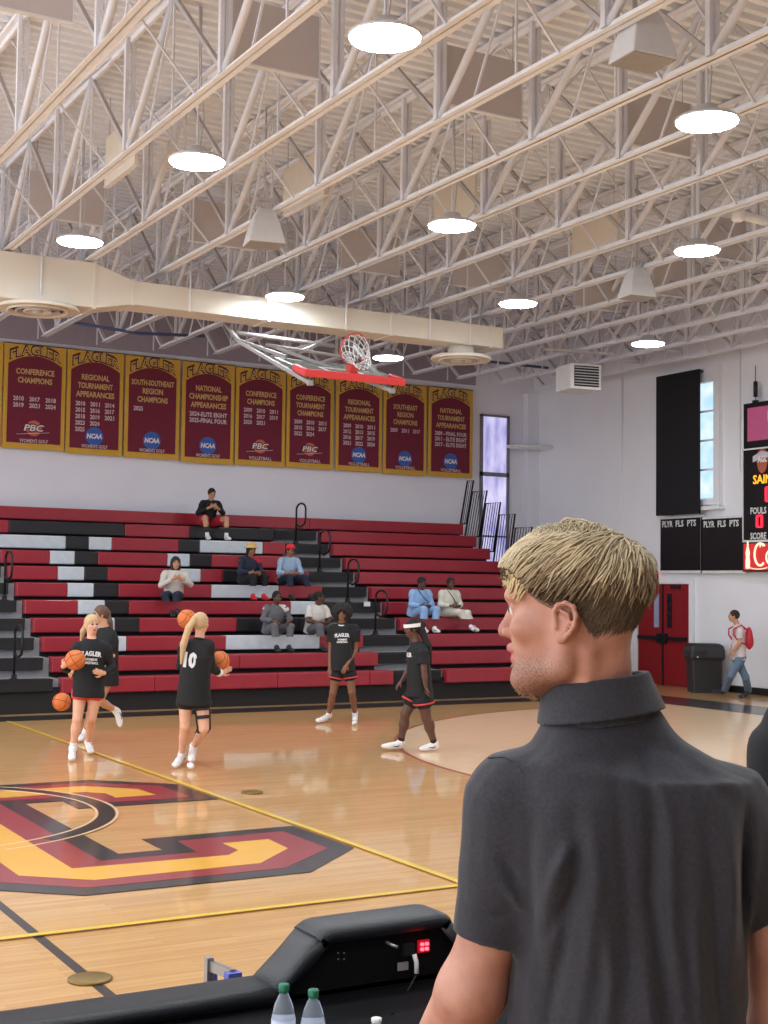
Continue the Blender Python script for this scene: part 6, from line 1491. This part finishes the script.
S.cap(Rs, Rs*.5+Qh(784, 912, .02)*.5, .066, .062, .03); S.cone(Rs, Qh(780, 906, .02), .060, .060, .02)
def crease(F, pts, A, w, back_only=True):
    P = [Qh(x, y, 0) for x, y in pts]; X, Y, Z = np.meshgrid(*F.ax, indexing='ij'); best = np.full(X.shape, 9.0, np.float32)
    fall = np.zeros(X.shape, np.float32)
    for i, (a, b) in enumerate(zip(P[:-1], P[1:])):
        ab = (b-a)[[0, 2]]; t = np.clip(((X-a[0])*ab[0]+(Z-a[2])*ab[1])/(ab@ab), 0, 1); d = np.sqrt((X-a[0]-t*ab[0])**2+(Z-a[2]-t*ab[1])**2)
        s_ = (i+t)/(len(P)-1); m = d < best; best = np.where(m, d, best); fall = np.where(m, np.sin(math.pi*np.clip(s_*.9+.05, 0, 1)), fall)
    g = 1.45*A*np.exp(-(best/(w*.85))**2)*fall
    if back_only: g *= np.clip((.05-Y)/.04, 0, 1)
    F.d += g.astype(np.float32)
for pts, A, w in (([(640, 745), (652, 800), (650, 880), (668, 1000), (670, 1060)], .007, .011), ([(655, 760), (668, 820), (668, 900), (690, 1040)], -.006, .012),
                  ([(575, 800), (580, 850), (568, 920), (545, 1040)], .008, .012), ([(592, 790), (600, 860), (592, 930), (575, 1040)], -.005, .012),
                  ([(700, 800), (708, 870), (712, 960), (720, 1040)], .006, .010), ([(722, 800), (730, 880), (728, 960)], -.005, .010),
                  ([(537, 800), (533, 850), (536, 905), (528, 960)], .004, .010), ([(545, 900), (560, 855), (580, 820)], -.007, .010), ([(550, 925), (572, 880), (588, 850)], .006, .009),
                  ([(500, 848), (512, 862), (520, 880)], .004, .009), ([(498, 870), (515, 888), (526, 905)], -.005, .008), ([(470, 905), (495, 912), (520, 905)], .003, .008),
                  ([(742, 800), (740, 860), (738, 940)], .012, .011), ([(615, 750), (622, 830), (630, 930), (622, 1040)], .004, .012), ([(640, 930), (650, 1000), (645, 1060)], -.005, .010),
                  ([(520, 765), (560, 790), (610, 800)], -.002, .012), ([(640, 735), (690, 760), (735, 800)], .002, .010), ([(605, 880), (612, 960), (600, 1050)], -.005, .010), ([(690, 880), (694, 950), (700, 1050)], -.005, .009)):
    crease(S, pts, A, w)
wob(S, .0006, 40, 3)
S.build('polo_shirt', POLO, man, relax=2)
def surf(F, px, py):
    """first point of the cloth along a sight line"""
    dv = nrm(_ir @ ray(px, py)); tt = np.arange(1.4, 2.3, .002); P = CT+tt[:, None]*dv
    ii = [np.clip(np.searchsorted(F.ax[k], P[:, k])-1, 0, len(F.ax[k])-1) for k in range(3)]; d = F.d[ii[0], ii[1], ii[2]]
    h = np.argmax(d < 0.0008); return P[h] if d[h] < .0008 else None
def seam(pts, r=.0011, name='seam'):
    P = []
    for (a, b) in zip(pts[:-1], pts[1:]):
        for q in np.linspace(0, 1, 10)[:-1]: P.append(surf(S, a[0]*(1-q)+b[0]*q, a[1]*(1-q)+b[1]*q))
    P = [p for p in P if p is not None]
    if len(P) > 4:
        P = np.array(P); 
        for _ in range(3): P[1:-1] = (P[:-2]+P[1:-1]*2+P[2:])/4
        MB().tube(list(P), r, 5).build(name, mat('seam_dark', (38, 37, 44), rough=.9), man)
seam([(488, 758), (505, 757), (520, 768), (532, 790), (540, 815)]); seam([(457, 921), (475, 930), (500, 934), (524, 931)]); seam([(560, 716), (600, 712), (650, 716), (668, 722)]) if False else None
# collar
CF = Field(arange(-.19, .13, .0026), arange(-.13, .17, .0026), arange(zneck-.06, zneck+.10, .0026))
wv = nrm(np.array([-.15, 0, 1.0])); c0 = Qh(600, 709, .018); c1 = Qh(602, 680, .018)
def collar_fn(P):
    q = P-c0; t_ = q@wv; H_ = np.linalg.norm(c1-c0); r_ = np.interp(t_, [-.012, 0, H_*.75, H_*1.08], [.0890, .0860, .0765, .0730]); x = q-t_[..., None]*wv
    rr = np.sqrt(x[..., 0]**2+(x[..., 1]/.95)**2); low = -.010-.0*x[..., 0]
    return np.maximum(np.abs(rr-r_)-.0034, np.maximum(low-t_, t_-H_*1.08)).astype(np.float32)
CF.put((-.3, -.3, 0), (.3, .3, 3), collar_fn, 0)
def collar_in(P):
    q = P-c0; t_ = q@wv; H_ = np.linalg.norm(c1-c0); x = q-t_[..., None]*wv; rr = np.sqrt(x[..., 0]**2+(x[..., 1]/.95)**2); r_ = np.interp(t_, [-.03, H_], [.074, .0695])
    return np.maximum(np.abs(rr-r_)-.0035, np.maximum(-.02-t_, t_-H_*1.06)).astype(np.float32)
CF.put((-.3, -.3, 0), (.3, .3, 3), collar_in, .002)
# the flap's points, open at the front
CF.build('collar', POLO, man, relax=1)
# trousers and shoes, below the picture
TF = Field(arange(px0-.25, px0+.25, .012), arange(-.2, .25, .012), arange(.02, 1.12, .012)); TM_ = mat('trousers_khaki', (60, 60, 66), rough=.85)
TF.cone((px0, .02, 1.08), (px0, .02, pz-.03), .155, .168, .03, flat=(1, .72), side=(1, 0, 0))
for q in (-1, 1): TF.cap((px0+q*.09, .02, pz), (px0+q*.10, .03, .5), .098, .072, .03); TF.cone((px0+q*.10, .03, .52), (px0+q*.11, .02, .07), .074, .062, .02)
TF.build('trousers', TM_, man)
for q in (-1, 1):
    F = Field(arange(px0+q*.11-.09, px0+q*.11+.12, .009), arange(-.1, .27, .009), arange(-.005, .15, .009)); F.cap((px0+q*.11, -.01, .045), (px0+q*.13, .17, .04), .045, .042, .02); F.put((-1, -1, -1), (1, 1, 1), lambda P: -P[..., 2]+.002, .002, 'c') if False else None
    F.build('shoe', SHB, man)
# second bystander, only a shoulder in view
D1 = 2.3
w1_ = CAMP+ray(909, 560)*D1; az1 = math.atan2(w1_[0], w1_[1])
t = thing('person', 'person in black shirt, only a dark shoulder visible at the right edge', 'person', (w1_[0], w1_[1], RISER_Z), -az1)
J = {k: np.array(v, float) for k, v in dict(head=(0, .02, 1.68), neck=(0, 0, 1.53), chest=(0, 0, 1.33), pelvis=(0, 0, .98), shL=(-.185, 0, 1.475), shR=(.185, 0, 1.475), elL=(-.22, -.02, 1.18), elR=(.24, -.02, 1.18), wrL=(-.20, .12, .96), wrR=(.23, .1, .95),
     hpL=(-.09, 0, .95), hpR=(.09, 0, .95), knL=(-.1, .03, .52), knR=(.1, .03, .52), anL=(-.11, 0, .09), anR=(.11, 0, .09), toL=(-.13, .19, .04), toR=(.13, .19, .04)).items()}
J = {k: v*np.array([1, 1, 1.062]) if k[:2] not in ('an', 'to') else v for k, v in J.items()}
figure(t, J, dict(s=1.02, skin=SK_B, hairm=H_BK, hair='crop', face=(-.3, .95, 0), front=(0, 1, 0), fat=1.1, top=dict(m=KH, gr=.025, sleeve=.7, r0=.07, r1=.068, name='shirt'), bottom=dict(m=KH, len=1.88, name='trousers', cuff=.07), shoe=SHB))
struct('trim_3', MB().box((0.3, 0.4, 0), (6.5, 2.6, RISER_Z)), mat('riser_wood', (120, 92, 66), rough=.6))
